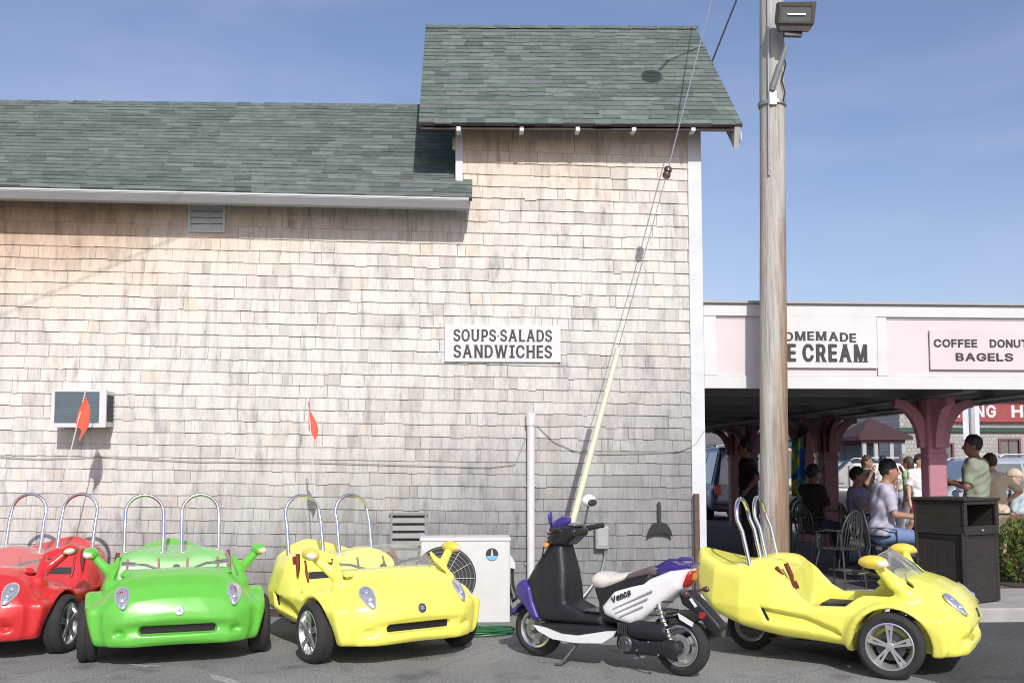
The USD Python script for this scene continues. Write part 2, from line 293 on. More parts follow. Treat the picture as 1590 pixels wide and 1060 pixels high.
def paint_material(name, col, rough=0.32):
    nodes = {'tc': ('texture_coordinate', {}), 'n': ('noise_texture', {'scale': 6.0, 'detail': 4.0}), 'r': ('rgb_ramp', {'ramp': [(0.3, [c * 0.94 for c in col]), (0.7, col)]}),
        'd': ('noise_texture', {'scale': 3.0, 'detail': 6.0, 'roughness': 0.7}), 'dr': ('rgb_ramp', {'ramp': [(0.35, (rough - 0.06,) * 3), (0.7, (rough + 0.14,) * 3)]}),
        'nb': ('noise_texture', {'scale': 4.0, 'detail': 1.0}), 'b': ('bump', {'strength': 0.08, 'distance': 0.02}),
        'p': ('principled_bsdf', {'coat_weight': 0.5, 'coat_roughness': 0.12, 'specular_ior_level': 0.45})}
    return mat(name, nodes, [('tc.object', 'n.vector'), ('n.fac', 'r.fac'), ('r.color', 'p.base_color'), ('tc.object', 'd.vector'), ('d.fac', 'dr.fac'), ('dr.color', 'p.roughness'),
                             ('tc.object', 'nb.vector'), ('nb.fac', 'b.height'), ('b.normal', 'p.normal')])

M = dict(
    cedar=shingle_wall_material(), roof=roof_material(), asphalt=asphalt_material('worn_asphalt', (0.165, 0.165, 0.16), (0.28, 0.278, 0.268), 0.85),
    newasph=asphalt_material('dark_asphalt', (0.062, 0.064, 0.068), (0.092, 0.094, 0.097), 0.3),
    patio=plain('shade_darkened_concrete', (0.095, 0.092, 0.09), 0.9, var=0.2, scale=3.0, bump=0.3), concrete=plain('concrete', (0.34, 0.33, 0.31), 0.9, var=0.18, scale=3.0, bump=0.3), pole=pole_wood_material(),  # patio is a darker copy of concrete, pavilion shade put into its colour
    white=plain('white_paint', (0.57, 0.565, 0.572), 0.55, var=0.05, scale=4.0), pink=plain('pale_pink_paint', (0.575, 0.508, 0.527), 0.6, var=0.05, scale=2.0),
    trimwhite=plain('weathered_white_paint', (0.55, 0.57, 0.60), 0.6, var=0.10, scale=5.0), backing=plain('dark_sheathing', (0.06, 0.05, 0.045), 0.95),
    gutter=plain('gutter_paint', (0.33, 0.335, 0.34), 0.5, var=0.08, scale=3.0), ventgrey=plain('grey_vent_paint', (0.215, 0.215, 0.22), 0.6, var=0.12),
    black=plain('black_plastic', (0.011, 0.011, 0.016), 0.5, var=0.35, scale=14, bump=.12, bscale=220), blackpaint=plain('black_gloss', (0.014, 0.014, 0.016), 0.3, coat=0.2), rubber=plain('tyre_rubber', (0.022, 0.022, 0.022), 0.85, var=0.25, scale=20, bump=0.2),
    chrome=plain('chrome', (0.78, 0.78, 0.78), 0.14, 1.0, var=0.04), alloy=plain('alloy', (0.66, 0.66, 0.67), 0.26, 0.85, var=0.06), steel=plain('galvanised_steel', (0.42, 0.43, 0.44), 0.45, 0.8, var=0.15), darksteel=plain('dark_steel', (0.10, 0.10, 0.105), 0.45, 0.7, var=0.2),
    yellow=paint_material('yellow_paint', (0.82, 0.79, 0.13)), green=paint_material('green_paint', (0.118, 0.46, 0.052)), red=paint_material('red_paint', (0.56, 0.026, 0.028)),
    seatred=plain('red_vinyl', (0.30, 0.016, 0.022), 0.5), seatdark=plain('dark_red_vinyl', (0.14, 0.018, 0.012), 0.6), seatblack=plain('black_vinyl', (0.018, 0.018, 0.02), 0.55),
    lens=plain('headlight_reflector', (0.66, 0.68, 0.72), 0.12, 0.75, var=0.4, scale=60, coat=1.0), amber=plain('amber_lens', (0.75, 0.33, 0.10), 0.25, coat=0.8), clearlens=plain('pale_lens', (0.78, 0.70, 0.62), 0.2, coat=0.8),
    glass=windscreen_material(), podyellow=paint_material('orange_yellow_paint', (0.76, 0.56, 0.07)), pane=glass_material('window_pane', (0.35, 0.38, 0.4), 1.6),
    purple=paint_material('purple_paint', (0.040, 0.026, 0.19)), scwhite=paint_material('scooter_white', (0.74, 0.74, 0.75)), cream=plain('cream_vinyl', (0.62, 0.58, 0.53), 0.6), brownseat=plain('brown_vinyl', (0.12, 0.085, 0.08), 0.6),
    taillight=plain('red_lens', (0.35, 0.015, 0.012), 0.2, coat=0.8), acwhite=plain('appliance_white', (0.575, 0.575, 0.565), 0.5, var=0.04), acgrey=plain('blue_grey_grille', (0.10, 0.14, 0.165), 0.6), darkgrille=plain('dark_grille', (0.035, 0.037, 0.04), 0.6),
    letter=plain('dark_letter_paint', (0.035, 0.03, 0.035), 0.6), maroon=plain('maroon_paint', (0.15, 0.056, 0.07), 0.6, var=0.12), pinkpost=plain('rose_paint', (0.38, 0.165, 0.205), 0.6, var=0.10), ceiling=plain('grey_green_ceiling', (0.20, 0.215, 0.21), 0.8, var=0.12, scale=3),
    guard=plain('cream_plastic', (0.62, 0.60, 0.45), 0.5, var=0.08), pvc=plain('pvc_white', (0.60, 0.595, 0.605), 0.4, var=0.03), hose=plain('green_hose', (0.02, 0.12, 0.045), 0.45), binwood=wood_material('stained_dark_wood', (0.013, 0.011, 0.010), (0.034, 0.028, 0.024)),
    railwood=wood_material('brown_rail_wood', (0.09, 0.055, 0.03), (0.18, 0.11, 0.06), sc=(25, 3, 3)), brownpost=wood_material('brown_pipe', (0.07, 0.045, 0.03), (0.14, 0.09, 0.06)), flagred=plain('flag_orange_red', (0.80, 0.11, 0.06), 0.7),
    bluea=plain('badge_blue', (0.15, 0.42, 0.68), 0.5), paintmark=plain('road_paint', (0.30, 0.30, 0.29), 0.8, var=0.5, scale=25), lampglass=plain('floodlight_glass', (0.10, 0.11, 0.11), 0.12, coat=1.0), bronze=plain('floodlight_bronze', (0.075, 0.07, 0.065), 0.5, 0.3),
    porcelain=plain('brown_porcelain', (0.075, 0.035, 0.03), 0.3, coat=0.5), cable=plain('black_cable', (0.03, 0.03, 0.03), 0.6), palecable=plain('pale_cable', (0.30, 0.285, 0.26), 0.7), soil=plain('soil', (0.06, 0.045, 0.03), 0.95, bump=0.4))

# ------------------------------------------------------------------ ground
WALL = 10.7
obj('parking_lot', grid_sheet(-300, 300, -120, 500, 0.0), M['asphalt'], kind='structure', label='worn grey asphalt parking lot')
pts = [atz(1120, 985), atz(1330, 1028), atz(1470, 1062), np.array([5.2, 5.5, 0]), np.array([40, 5.5, 0]), np.array([40, 9.9, 0]), np.array([2.2, 9.93, 0])]
dk = extr([(p[0], p[1]) for p in pts], 0.004); obj('dark_asphalt_lane', dk, M['newasph'], kind='structure', label='newer dark asphalt lane along the kerb')
SW = 0.13; CURB = 9.9
sl = thing('sidewalk', 'pale concrete sidewalk with kerb in front of the pavilion', kind='structure')
xs = np.arange(2.55, 30, 1.55)
for i, x0 in enumerate(xs):
    for j, (y0, y1) in enumerate(((CURB + 0.16, 11.5), (11.506, 13.4), (13.406, 15.5))):
        if x0 > 12 and j == 2: continue
        obj('concrete_slab', span((x0 + 0.004, y0, 0.0), (x0 + 1.546, y1, SW + rng.uniform(-0.003, 0.003)), 0.008), M['patio' if j and x0 < 7 else 'concrete'], sl)  # slabs under the pavilion take the concrete with shade painted in
    obj('kerb_stone', span((x0 + 0.003, CURB, -0.02), (x0 + 1.547, CURB + 0.154, SW + 0.006), 0.02), M['concrete'], sl)
obj('patio_floor', span((2.5, 15.51, 0), (7.3, 27, SW - 0.004)), M['patio'], kind='structure', label='concrete patio floor under the pavilion, shade darkened into its colour')
for (a, b, w) in ((( 318, 1046), (372, 1062), 0.05), ((196, 1031), (232, 1034), 0.035)):
    p, q = atz(*a), atz(*b); d = (q - p) / np.linalg.norm(q - p); nn = np.array([-d[1], d[0], 0]) * w
    poly = [(p + nn * 0.6)[:2], (p + d * 0.3 + nn * 1.0)[:2], (q + nn * 0.4)[:2], (q - nn * 0.7)[:2], (p + d * 0.2 - nn)[:2]]
    o = extr([tuple(v) for v in poly], 0.003); o.apply_translation([0, 0, 0.001]); obj('paint_mark', o, M['paintmark'], kind='structure', label='worn white paint mark on the asphalt')

# ------------------------------------------------------------------ shingled building
bld = thing('shingled_building', 'long cedar shingled building with green roofs and a raised tower end', 'building')
EAVE = WALL - 0.38; RIDGE = WALL + 1.55
TX0, TX1 = at(707, 240, WALL)[0], at(1092, 700, WALL)[0]
ztop_t = 5.35
wall = obj('wall', cat_([span((-7.5, WALL, 0), (TX0 + 0.05, WALL + 0.15, 4.55)), span((TX0, WALL + 0.001, 0), (TX1 - 0.02, WALL + 0.15, ztop_t)),
                          span((TX0, WALL + 0.151, 0), (TX0 + 0.1, WALL + 3.1, ztop_t)), span((TX1 - 0.12, WALL + 0.151, 0), (TX1 - 0.02, WALL + 3.1, ztop_t)),
                          span((TX1 - 0.12, WALL + 3.101, 0), (TX1 - 0.02, 19.0, 3.4)), span((-7.5, WALL + 3.0, 0), (TX1 - 0.13, WALL + 3.098, 4.5)), span((-7.5, WALL + 0.151, 0), (-7.4, WALL + 2.99, 4.5))]), M['backing'], bld)  # includes an unseen rear side wall, added to block light into the patio
EXP = 0.1262
def tilt(x, z):
    u = np.clip((z - 1.0) / 1.0, 0, 1)
    return -0.014 * min(x, 0.5) - 0.014 * max(x - 0.5, 0) * u
def holes(x0, x1, z0, z1):
    return False
W_pieces = []
row = 0
for k in range(-1, 46):
    x = -6.6 + rng.uniform(-0.1, 0)
    while x < TX1 - 0.05:
        w = float(np.clip(rng.normal(0.135, 0.05), 0.05, 0.27)); x1 = min(x + w, TX1 - 0.02); xm = (x + x1) / 2
        z0 = 0.05 + k * EXP; zb = z0 + tilt(xm, z0)
        top = ztop_t if xm > TX0 else 4.45
        if zb + EXP > top or zb < 0.0 or x1 - x < 0.03: x = x1 + 0.003; 
        else:
            jb = rng.normal(0, 0.0028) - (0.012 if rng.random() < 0.02 else 0); th = 0.015 + rng.uniform(-0.002, 0.004); y0 = WALL
            dz0 = tilt(x, z0) - tilt(xm, z0) ; dz1 = tilt(x1, z0) - tilt(xm, z0)
            a, b, c, d = zb + jb + dz0, zb + jb + dz1, zb + EXP + 0.012 + dz1, zb + EXP + 0.012 + dz0
            tw = rng.normal(0, 0.0012)
            V = np.array([[x, y0 - th - tw, a], [x1, y0 - th + tw, b], [x1, y0 - 0.0035, c], [x, y0 - 0.0035, d], [x, y0, a], [x1, y0, b], [x1, y0, c], [x, y0, d]])
            Fq = np.array([[0, 1, 2, 3], [1, 0, 4, 5], [0, 3, 7, 4], [2, 1, 5, 6], [3, 2, 6, 7]])
            W_pieces.append((V, Fq, rng.random(), x1 - x, xm, zb)); x = x1 + (rng.uniform(0.0025, 0.0045) if rng.random() < 0.22 else rng.uniform(0.0004, 0.0013))
def emit_pieces(pieces, order, parent, name, stuff, material):
    chosen = set(order[:300])
    for i in order[:300]:
        V, Fq, r = pieces[i][:3]; obj(name, (V, Fq), material, parent, rnd=np.full(len(V), r))
    Vs, Fs, R, n = [], [], [], 0
    for i, p in enumerate(pieces):
        if i in chosen: continue
        Vs.append(p[0]); Fs.append(p[1] + n); R.append(np.full(len(p[0]), p[2])); n += len(p[0])
    obj(stuff, (np.vstack(Vs), np.vstack(Fs)), material, parent, rnd=np.concatenate(R), kind='stuff')
vis = [i for i in range(len(W_pieces)) if W_pieces[i][4] > -4.4 and 1.0 < W_pieces[i][5] < 4.9]
vis.sort(key=lambda i: -W_pieces[i][3]); emit_pieces(W_pieces, vis, wall, 'shingle', 'wall_shingles', M['cedar'])

def roof_patch(el, er, rl, rr, name, parent, thick=0.03, nexp=0.104, pieces=None):
    """front slope between eave ends el, er and ridge ends rl, rr; its course pieces go to the list."""
    el, er, rl, rr = map(np.asarray, (el, er, rl, rr))
    nrm = np.cross(er - el, rl - el); nrm /= np.linalg.norm(nrm); nrm *= np.sign(-nrm[1])
    S = lambda u, v: el * (1 - u) * (1 - v) + er * u * (1 - v) + rl * (1 - u) * v + rr * u * v
    L, Wd = np.linalg.norm(rl - el), np.linalg.norm(er - el); rows = int(L / nexp)
    for k in range(rows):
        v0, v1 = k / rows, min((k + 1.12) / rows, 1.0); u = rng.uniform(-0.02, 0) ; 
        while u < 1:
            w = rng.uniform(0.12, 0.34) / Wd; ua, ub = max(u, 0), min(u + w, 1)
            if ub - ua > 0.01 / Wd:
                h = 0.006 + (0.005 if rng.random() < 0.45 else 0); jb = rng.normal(0, 0.008) / L
                q = [S(ua, v0 + jb), S(ub, v0 + jb), S(ub, v1), S(ua, v1)]
                V = np.array([q[0] + nrm * (h + 0.004), q[1] + nrm * (h + 0.004), q[2] + nrm * 0.003, q[3] + nrm * 0.003, q[0], q[1], q[2], q[3]])
                Fq = np.array([[0, 1, 2, 3], [1, 0, 4, 5], [0, 3, 7, 4], [2, 1, 5, 6]])
                pieces.append((V, Fq, float(np.clip(rng.normal(0.5, 0.24), 0, 1)), (ub - ua) * Wd, S((ua + ub) / 2, v0), 0))
            u = ub + 1e-6 if ub < 1 else 1.0
    back = lambda p, s: np.array([p[0], 2 * RIDGE - p[1] + s, p[2]])
    deck = []
    for (a, b, c, d) in ((el, er, rr, rl), (back(el, 0), back(er, 0), rr, rl)):
        n2 = np.cross(b - a, d - a); n2 /= np.linalg.norm(n2); n2 *= np.sign(n2[2])
        top = np.array([a, b, c, d]) - n2 * 0.001; deck.append(hull(np.vstack([top, top - n2 * thick])))
    return deck
m_el, m_er = at(-260, 283, EAVE), at(733, 308, EAVE); m_rl = at(-260, 154, RIDGE)
m_n = np.cross(m_er - m_el, m_rl - m_el); _r = ray(735, 164); m_rr = EYE + _r * (np.dot(m_el - EYE, m_n) / np.dot(_r, m_n))
t_el, t_er = at(650, 191, EAVE), at(1153, 194, EAVE); t_rl = at(661, 40, RIDGE)
t_n = np.cross(t_er - t_el, t_rl - t_el); _r = ray(1079, 42); t_rr = EYE + _r * (np.dot(t_el - EYE, t_n) / np.dot(_r, t_n))
RP = []
mdeck = roof_patch(m_el, m_er, m_rl, m_rr, 'main', bld, pieces=RP)
main_roof = obj('main_roof', cat_(mdeck), M['backing'], bld)
tdeck = roof_patch(t_el, t_er, t_rl, t_rr, 'tower', bld, pieces=RP)
tower_roof = obj('tower_roof', cat_(tdeck), M['backing'], bld)
order = [i for i in range(len(RP)) if RP[i][4][0] > -4.6 and not (0.02 < RP[i][4][0] < 0.3 and RP[i][4][1] > WALL and RP[i][4][2] < 5)]
order.sort(key=lambda i: -RP[i][3]); chosen = order[:300]
for i in chosen:
    V, Fq, r = RP[i][:3]; obj('roof_shingle', (V, Fq), M['roof'], tower_roof if RP[i][4][2] > 4.72 and RP[i][4][0] > t_el[0] - 0.02 else main_roof, rnd=np.full(len(V), r))
Vs, Fs, R, n = [], [], [], 0; cs = set(chosen)
for i, p in enumerate(RP):
    if i in cs: continue
    Vs.append(p[0]); Fs.append(p[1] + n); R.append(np.full(len(p[0]), p[2])); n += len(p[0])
obj('roof_shingles', (np.vstack(Vs), np.vstack(Fs)), M['roof'], main_roof, rnd=np.concatenate(R), kind='stuff')
# ridge caps
for (a, b, par) in ((m_rl, m_rr, main_roof), (t_rl, t_rr, tower_roof)):
    L = np.linalg.norm(b - a); nn = int(L / 0.16); d = (b - a) / L
    for k in range(nn):
        p0 = a + d * (k * L / nn); p1 = a + d * ((k + 1.15) * L / nn); lift = np.array([0, 0, 0.012 + 0.004 * (k % 2)]); dn = 0.1
        V = [p0 + lift, p1 + lift * 0.6, p0 + lift + [0, -dn, -dn * 0.72], p1 + lift * 0.6 + [0, -dn, -dn * 0.72], p0 + lift + [0, dn, -dn * 0.72], p1 + lift * 0.6 + [0, dn, -dn * 0.72]]
        V = np.array(V); V2 = np.vstack([V, V - [0, 0, 0.008]])
        Fq = np.array([[0, 1, 3, 2], [1, 0, 4, 5], [2, 3, 9, 8], [0, 2, 8, 6], [4, 0, 6, 10], [5, 4, 10, 11]])
        obj('ridge_cap', (V2, Fq), M['roof'], par, rnd=np.full(12, float(np.clip(rng.normal(0.45, 0.2), 0, 1))))
# gutter: a K-shaped trough under the main eave
ga, gb = at(-260, 290, EAVE), at(728, 312, EAVE); gd = (gb - ga) / np.linalg.norm(gb - ga); gl = np.linalg.norm(gb - ga)
prof = [(0.0, 0.0), (-0.055, 0.0), (-0.06, -0.010), (-0.015, -0.062), (-0.005, -0.078), (0.09, -0.078), (0.09, 0.0)]
V = np.array([ga + gd * s * gl + [0, q[0], q[1]] for s in (0, 1) for q in prof]); npf = len(prof)
gm = hull(V); gut = obj('gutter', gm, M['gutter'], bld)
obj('drip_edge', hull([ga + [0, -0.062, 0.002], gb + [0, -0.062, 0.002], ga + [0, -0.062, 0.016], gb + [0, -0.062, 0.016], ga + [0, -0.045, 0.002], gb + [0, -0.045, 0.002], ga + [0, -0.045, 0.016], gb + [0, -0.045, 0.016]]), M['trimwhite'], gut)
# corner boards and tower trim
c1 = at(1066, 205, WALL); c2 = at(1078, 845, WALL); c3 = at(1096.5, 845, WALL); c4 = at(1087, 205, WALL)
obj('corner_board', span((c2[0] - 0.02, WALL - 0.03, 0.02), (c3[0], WALL + 0.02, ztop_t - 0.03), 0.004), M['trimwhite'], bld)
l1 = at(707, 283, WALL); l2 = at(719, 198, WALL)
obj('corner_board', span((l1[0], WALL - 0.028, l1[2]), (l2[0], WALL + 0.02, ztop_t - 0.03), 0.004), M['trimwhite'], bld)
obj('eave_board', hull([t_el + [0.02, 0.03, -0.035], t_er + [-0.03, 0.03, -0.035], t_el + [0.02, 0.03, -0.055], t_er + [-0.03, 0.03, -0.055], t_el + [0.02, 0.06, -0.035], t_er + [-0.03, 0.06, -0.035], t_el + [0.02, 0.06, -0.055], t_er + [-0.03, 0.06, -0.055]]), M['backing'], bld)
for px in (712, 810, 897, 984, 1076):
    p = at(px, 201, EAVE + 0.05); obj('rafter_tail', bx(p + [0, 0.04, 0.0], (0.045, 0.13, 0.05), 0.004), M['white'], bld)
obj('tower_soffit', hull([t_el + [0.03, 0.07, -0.03], t_er + [-0.04, 0.07, -0.03], t_el + [0.03, 0.38, 0.24], t_er + [-0.04, 0.38, 0.24], t_el + [0.03, 0.07, -0.045], t_er + [-0.04, 0.07, -0.045], t_el + [0.03, 0.38, 0.225], t_er + [-0.04, 0.38, 0.225]]), M['brownpost'], bld)
# barge boards under the right rake
dr = (t_rr - t_er) / np.linalg.norm(t_rr - t_er); p0 = t_er + dr * 0.015 + np.array([-0.05, 0, -0.035])
off = [np.array([0, 0, 0]), np.array([0, 0.05, -0.21])]
bb = hull([p0 + s * dr * 2.1 + o + np.array([w, 0, 0]) for s in (0, 1) for o in off for w in (-0.03, 0.03)])
obj('barge_board', bb, M['gutter'], bld); obj('barge_board_tip', bx(p0 + [0.036, 0.02, -0.09], (0.014, 0.05, 0.09), 0.004), M['white'], bld)
# louvre in the wall under the gutter and the louvred vent by the cars
def louvre(name, px0, py0, px1, py1, n, material, fill=0.62, frame=0.022):
    a, b = at(px0, py1, WALL), at(px1, py0, WALL); t = thing(name, parent=bld); w, h = b[0] - a[0], b[2] - a[2]
    y = WALL - 0.012
    obj('frame', cat_([span((a[0], y - 0.03, a[2]), (a[0] + frame, y, b[2])), span((b[0] - frame, y - 0.03, a[2]), (b[0], y, b[2])), span((a[0] - 0.012, y - 0.036, b[2]), (b[0] + 0.012, y, b[2] + frame)), span((a[0] + frame, y - 0.028, a[2]), (b[0] - frame, y, a[2] + frame))]), material, t)
    obj('back_panel', span((a[0] + frame, y - 0.004, a[2] + frame), (b[0] - frame, y - 0.001, b[2])), M['blackpaint'], t)
    for i in range(n):
        z0 = a[2] + frame + (h - frame) * i / n; z1 = z0 + (h - frame) / n * fill
        obj('slat', hull([(x, yy, zz) for x in (a[0] + frame, b[0] - frame) for yy, zz in ((y - 0.03, z0), (y - 0.026, z0 + 0.004), (y - 0.008, z1), (y - 0.012, z1))]), material, t)
louvre('gable_vent', 293, 320, 351, 361, 4, M['trimwhite'], 0.96)
louvre('crawl_vent', 606, 799, 663, 850, 4, M['ventgrey'])

# ------------------------------------------------------------------ signs
def text_shape(s, height, contrast=0.0, spacing=0.0, bold=True, squeeze=1.0, serif=False):   # bold: True or a stroke weight
    x, out = 0.0, []
    for ch in s:
        if ch == ' ': x += height * 0.42; continue
        if ch == '·':
            m = Polygon([(math.cos(a) * 0.08 * height + x + 0.14 * height, math.sin(a) * 0.08 * height + 0.46 * height) for a in np.arange(10) / 10 * 2 * PI]); out.append(m); x += height * 0.36 + spacing; continue
        tm = meshkit.text_mesh(ch, 1.0, depth=0.1, bold=bool(bold))
        sec = [t for t in tm.triangles if np.ptp(t[:, 2]) < 1e-6 and t[0, 2] > 0.05]
        g = union_all([Polygon(t[:, :2]).buffer(1e-4) for t in sec])
        if bold: g = g.buffer(0.022 if bold is True else bold)
        if contrast: g = g.intersection(affinity.translate(g, 0, contrast)).buffer(0.004); g = affinity.scale(g, 1, 1 / (1 - contrast), origin=(0, contrast / 2))
        if serif and ch in 'HMADEICRWNPLUK':
            gx0, gy0, gx1, gy1 = g.bounds; add = []
            for ya_, yb_ in ((gy0, gy0 + 0.05), (gy1 - 0.05, gy1)):
                cut = g.intersection(sbox(gx0 - 1, ya_, gx1 + 1, yb_))
                for c_ in getattr(cut, 'geoms', [cut]):
                    if not c_.is_empty and c_.bounds[2] - c_.bounds[0] < 0.33: add.append(sbox(c_.bounds[0] - 0.075, ya_, c_.bounds[2] + 0.075, yb_ + 0.0))
            g = union_all([g] + add)
        x0, y0, x1, y1 = g.bounds; g = affinity.translate(g, -x0, -y0 if ch not in 'Q,' else 0); g = affinity.scale(g, height * squeeze, height / max(y1 - y0, 1e-3) if ch.isupper() else height, origin=(0, 0))
        out.append(affinity.translate(g, x, 0)); x += (x1 - x0) * height * squeeze + height * 0.13 + spacing
    return out, x - height * 0.13 - spacing
def put_text(s, a, b, z, h, y, material, parent, contrast=0.0, arc=0.0, weight=True, serif=False, name='letter'):
    """letters fitted between x=a and x=b on the plane y, baseline z, each a mesh."""
    sh, w = text_shape(s, h, contrast, bold=weight, serif=serif); k = (b - a) / w
    for g in sh:
        g = affinity.scale(g, k, 1, origin=(0, 0)); cxg = (g.bounds[0] + g.bounds[2]) / 2
        u = (cxg / (b - a) - 0.5) * 2
        g = affinity.translate(g, a, z + arc * (1 - u * u))
        m = xz(g, y - 0.004, y); obj(name, m, material, parent)
sg = thing('wall_sign', 'white wooden sign reading SOUPS SALADS SANDWICHES on the shingle wall', 'sign')
a, b = at(690, 562, WALL), at(870, 506, WALL)
obj('sign_board', span((a[0], WALL - 0.04, a[2]), (b[0], WALL - 0.014, b[2]), 0.003), M['white'], sg)
def line(px0, px1, pyb, pyt, Y): p, q = at(px0, pyb, Y), at(px1, pyt, Y); return p[0], q[0], p[2], q[2] - p[2]
x0, x1, z, h = line(704, 857, 529.5, 512, WALL - .04); put_text('SOUPS·SALADS', x0, x1, z, h, WALL - 0.0405, M['letter'], sg, 0.08, weight=0.024, serif=True)
x0, x1, z, h = line(704, 857, 555, 536, WALL - .04); put_text('SANDWICHES', x0, x1, z, h, WALL - 0.0405, M['letter'], sg, 0.08, weight=0.024, serif=True)

# ------------------------------------------------------------------ pavilion with fascia
PV = WALL + 0.06
pav = thing('pavilion', 'open pavilion with white and pink fascia, maroon posts and dark ceiling', 'pavilion')
fx0 = at(1094, 500, PV)[0]; fx1 = 7.6; fz0 = at(1340, 604, PV)[2]; fz1 = at(1340, 474, PV)[2]
obj('fascia_panel', span((fx0 + 0.03, PV, fz0 + 0.02), (fx1, PV + 0.05, fz1 - 0.01)), M['pink'], pav)
obj('top_board', span((fx0 - 0.02, PV - 0.035, fz1 - 0.13), (fx1 + 0.02, PV - 0.001, fz1), 0.004), M['white'], pav)
obj('cap_strip', span((fx0 - 0.08, PV - 0.07, fz1 + 0.002), (fx1 + 0.06, PV + 0.3, fz1 + 0.03), 0.004), M['gutter'], pav)
obj('bottom_board', span((fx0 - 0.02, PV - 0.03, fz0), (fx1 + 0.02, PV - 0.001, fz0 + 0.135), 0.004), M['white'], pav)
for px0, px1 in ((1092, 1112), (1361, 1376), (1640, 1656)):
    q0, q1 = at(px0, 540, PV)[0], at(px1, 540, PV)[0]
    obj('fascia_post', span((q0, PV - 0.028, fz0 + 0.138), (q1, PV - 0.001, fz1 - 0.133), 0.003), M['white'], pav)
for px0, px1 in ((1113, 1360), (1377, 1639)):
    q0, q1 = at(px0, 540, PV)[0] + 0.003, at(px1, 540, PV)[0] - 0.003
    obj('panel_moulding', span((q0, PV - 0.012, fz1 - 0.150), (q1, PV - 0.001, fz1 - 0.133), 0.003), M['white'], pav)
    obj('panel_moulding', span((q0, PV - 0.008, fz0 + 0.138), (q1, PV - 0.001, fz0 + 0.152), 0.003), M['white'], pav)
px_r = 7.4
obj('roof', cat_([span((fx0 + 0.06, PV + 0.06, fz1 - 0.16), (px_r, 26.5, fz1 - 0.02))]), M['gutter'], pav)
obj('ceiling', span((fx0 + 0.06, PV + 0.06, fz0 + 0.13), (px_r, 26.5, fz0 + 0.15)), M['ceiling'], pav)
obj('side_fascia', cat_([span((px_r + 0.002, PV + 0.06, fz0 + 0.02), (px_r + 0.06, 26.5, fz1)), span((fx0 + 0.06, 26.502, fz0), (px_r, 26.55, fz1))]), M['pink'], pav)
for y in np.arange(12.2, 26.4, 1.75):
    obj('ceiling_beam', span((fx0 + 0.1, y, fz0 + 0.015), (px_r - 0.05, y + 0.1, fz0 + 0.129), 0.004), M['ceiling'], pav)
for x in (5.62, 6.55):
    obj('girder', span((x - 0.08, PV + 0.1, fz0 - 0.02), (x + 0.08, 26.3, fz0 + 0.0145), 0.004), M['ceiling'], pav)
def post(x, y, w, material, brace=True):
    p = obj('post', span((x - w / 2, y - w / 2, SW), (x + w / 2, y + w / 2, fz0 - 0.021), 0.012), material, pav)
    obj('collar', span((x - w / 2 - 0.012, y - w / 2 - 0.012, 1.60), (x + w / 2 + 0.012, y + w / 2 + 0.012, 1.66), 0.008), material, p)
    if brace:
        for sx, sy in ((1, 0), (-1, 0), (0, 1), (0, -1)):
            aa = np.linspace(0, PI / 2, 9); rx_, rz_ = 0.38, 0.58
            up_e = [(w / 2 - 0.03 + rx_ * (1 - math.cos(a)) - 0.045 * math.cos(a), fz0 - 0.03 - rz_ + rz_ * math.sin(a) + 0.0 * math.sin(a)) for a in aa]
            lo_e = [(w / 2 - 0.03 + rx_ * (1 - math.cos(a)) + 0.075 * math.cos(a) + 0.02, fz0 - 0.03 - rz_ + rz_ * math.sin(a) - 0.10 * math.sin(a)) for a in aa]
            m = xz(Polygon(up_e + lo_e[::-1]).buffer(0), -0.05, 0.05)
            m.apply_transform(trimesh.transformations.rotation_matrix(math.atan2(sy, sx), [0, 0, 1])); m.apply_translation([x, y, 0]); obj('brace', m, material, p)
P1 = at(1451, 760, 11.95); post(P1[0], P1[1], 0.22, M['pinkpost'])
for px, d in ((1287, 16.8), (1251, 18.4), (1166, 21.0), (1142, 22.6)):
    q = at(px, 760, d); post(q[0], q[1], 0.25, M['maroon'])
s1 = thing('fascia_sign', 'white sign reading HOMEMADE ICE CREAM, partly behind the utility pole', 'sign')
a, b = at(1184, 571, PV), at(1359, 491, PV)
obj('sign_board', span((a[0], PV - 0.034, a[2]), (b[0], PV - 0.014, b[2]), 0.003), M['white'], s1)
x0, x1, z, h = line(1201, 1330, 529, 516, PV - .05); put_text('HOMEMADE', x0, x1, z - 0.012, h, PV - 0.0345, M['letter'], s1, 0.05, arc=0.022, weight=0.03, serif=True)
x0, x1, z, h = line(1189, 1348, 561, 534, PV - .05); put_text('ICE CREAM', x0, x1, z, h, PV - 0.0345, M['letter'], s1, 0.09, weight=0.06, serif=True)
s2 = thing('fascia_sign', 'pink sign reading COFFEE DONUTS BAGELS on the pavilion fascia', 'sign')
a, b = at(1443, 574, PV), at(1621, 514, PV)
obj('sign_board', span((a[0], PV - 0.034, a[2]), (b[0], PV - 0.014, b[2]), 0.003), M['pink'], s2)
x0, x1, z, h = line(1451, 1518, 538.5, 526.5, PV - .05); put_text('COFFEE', x0, x1, z, h, PV - 0.0345, M['letter'], s2)
x0, x1, z, h = line(1538, 1608, 539, 527, PV - .05); put_text('DONUTS', x0, x1, z, h, PV - 0.0345, M['letter'], s2)
x0, x1, z, h = line(1485, 1574, 560, 548, PV - .05); put_text('BAGELS', x0, x1, z, h, PV - 0.0345, M['letter'], s2)

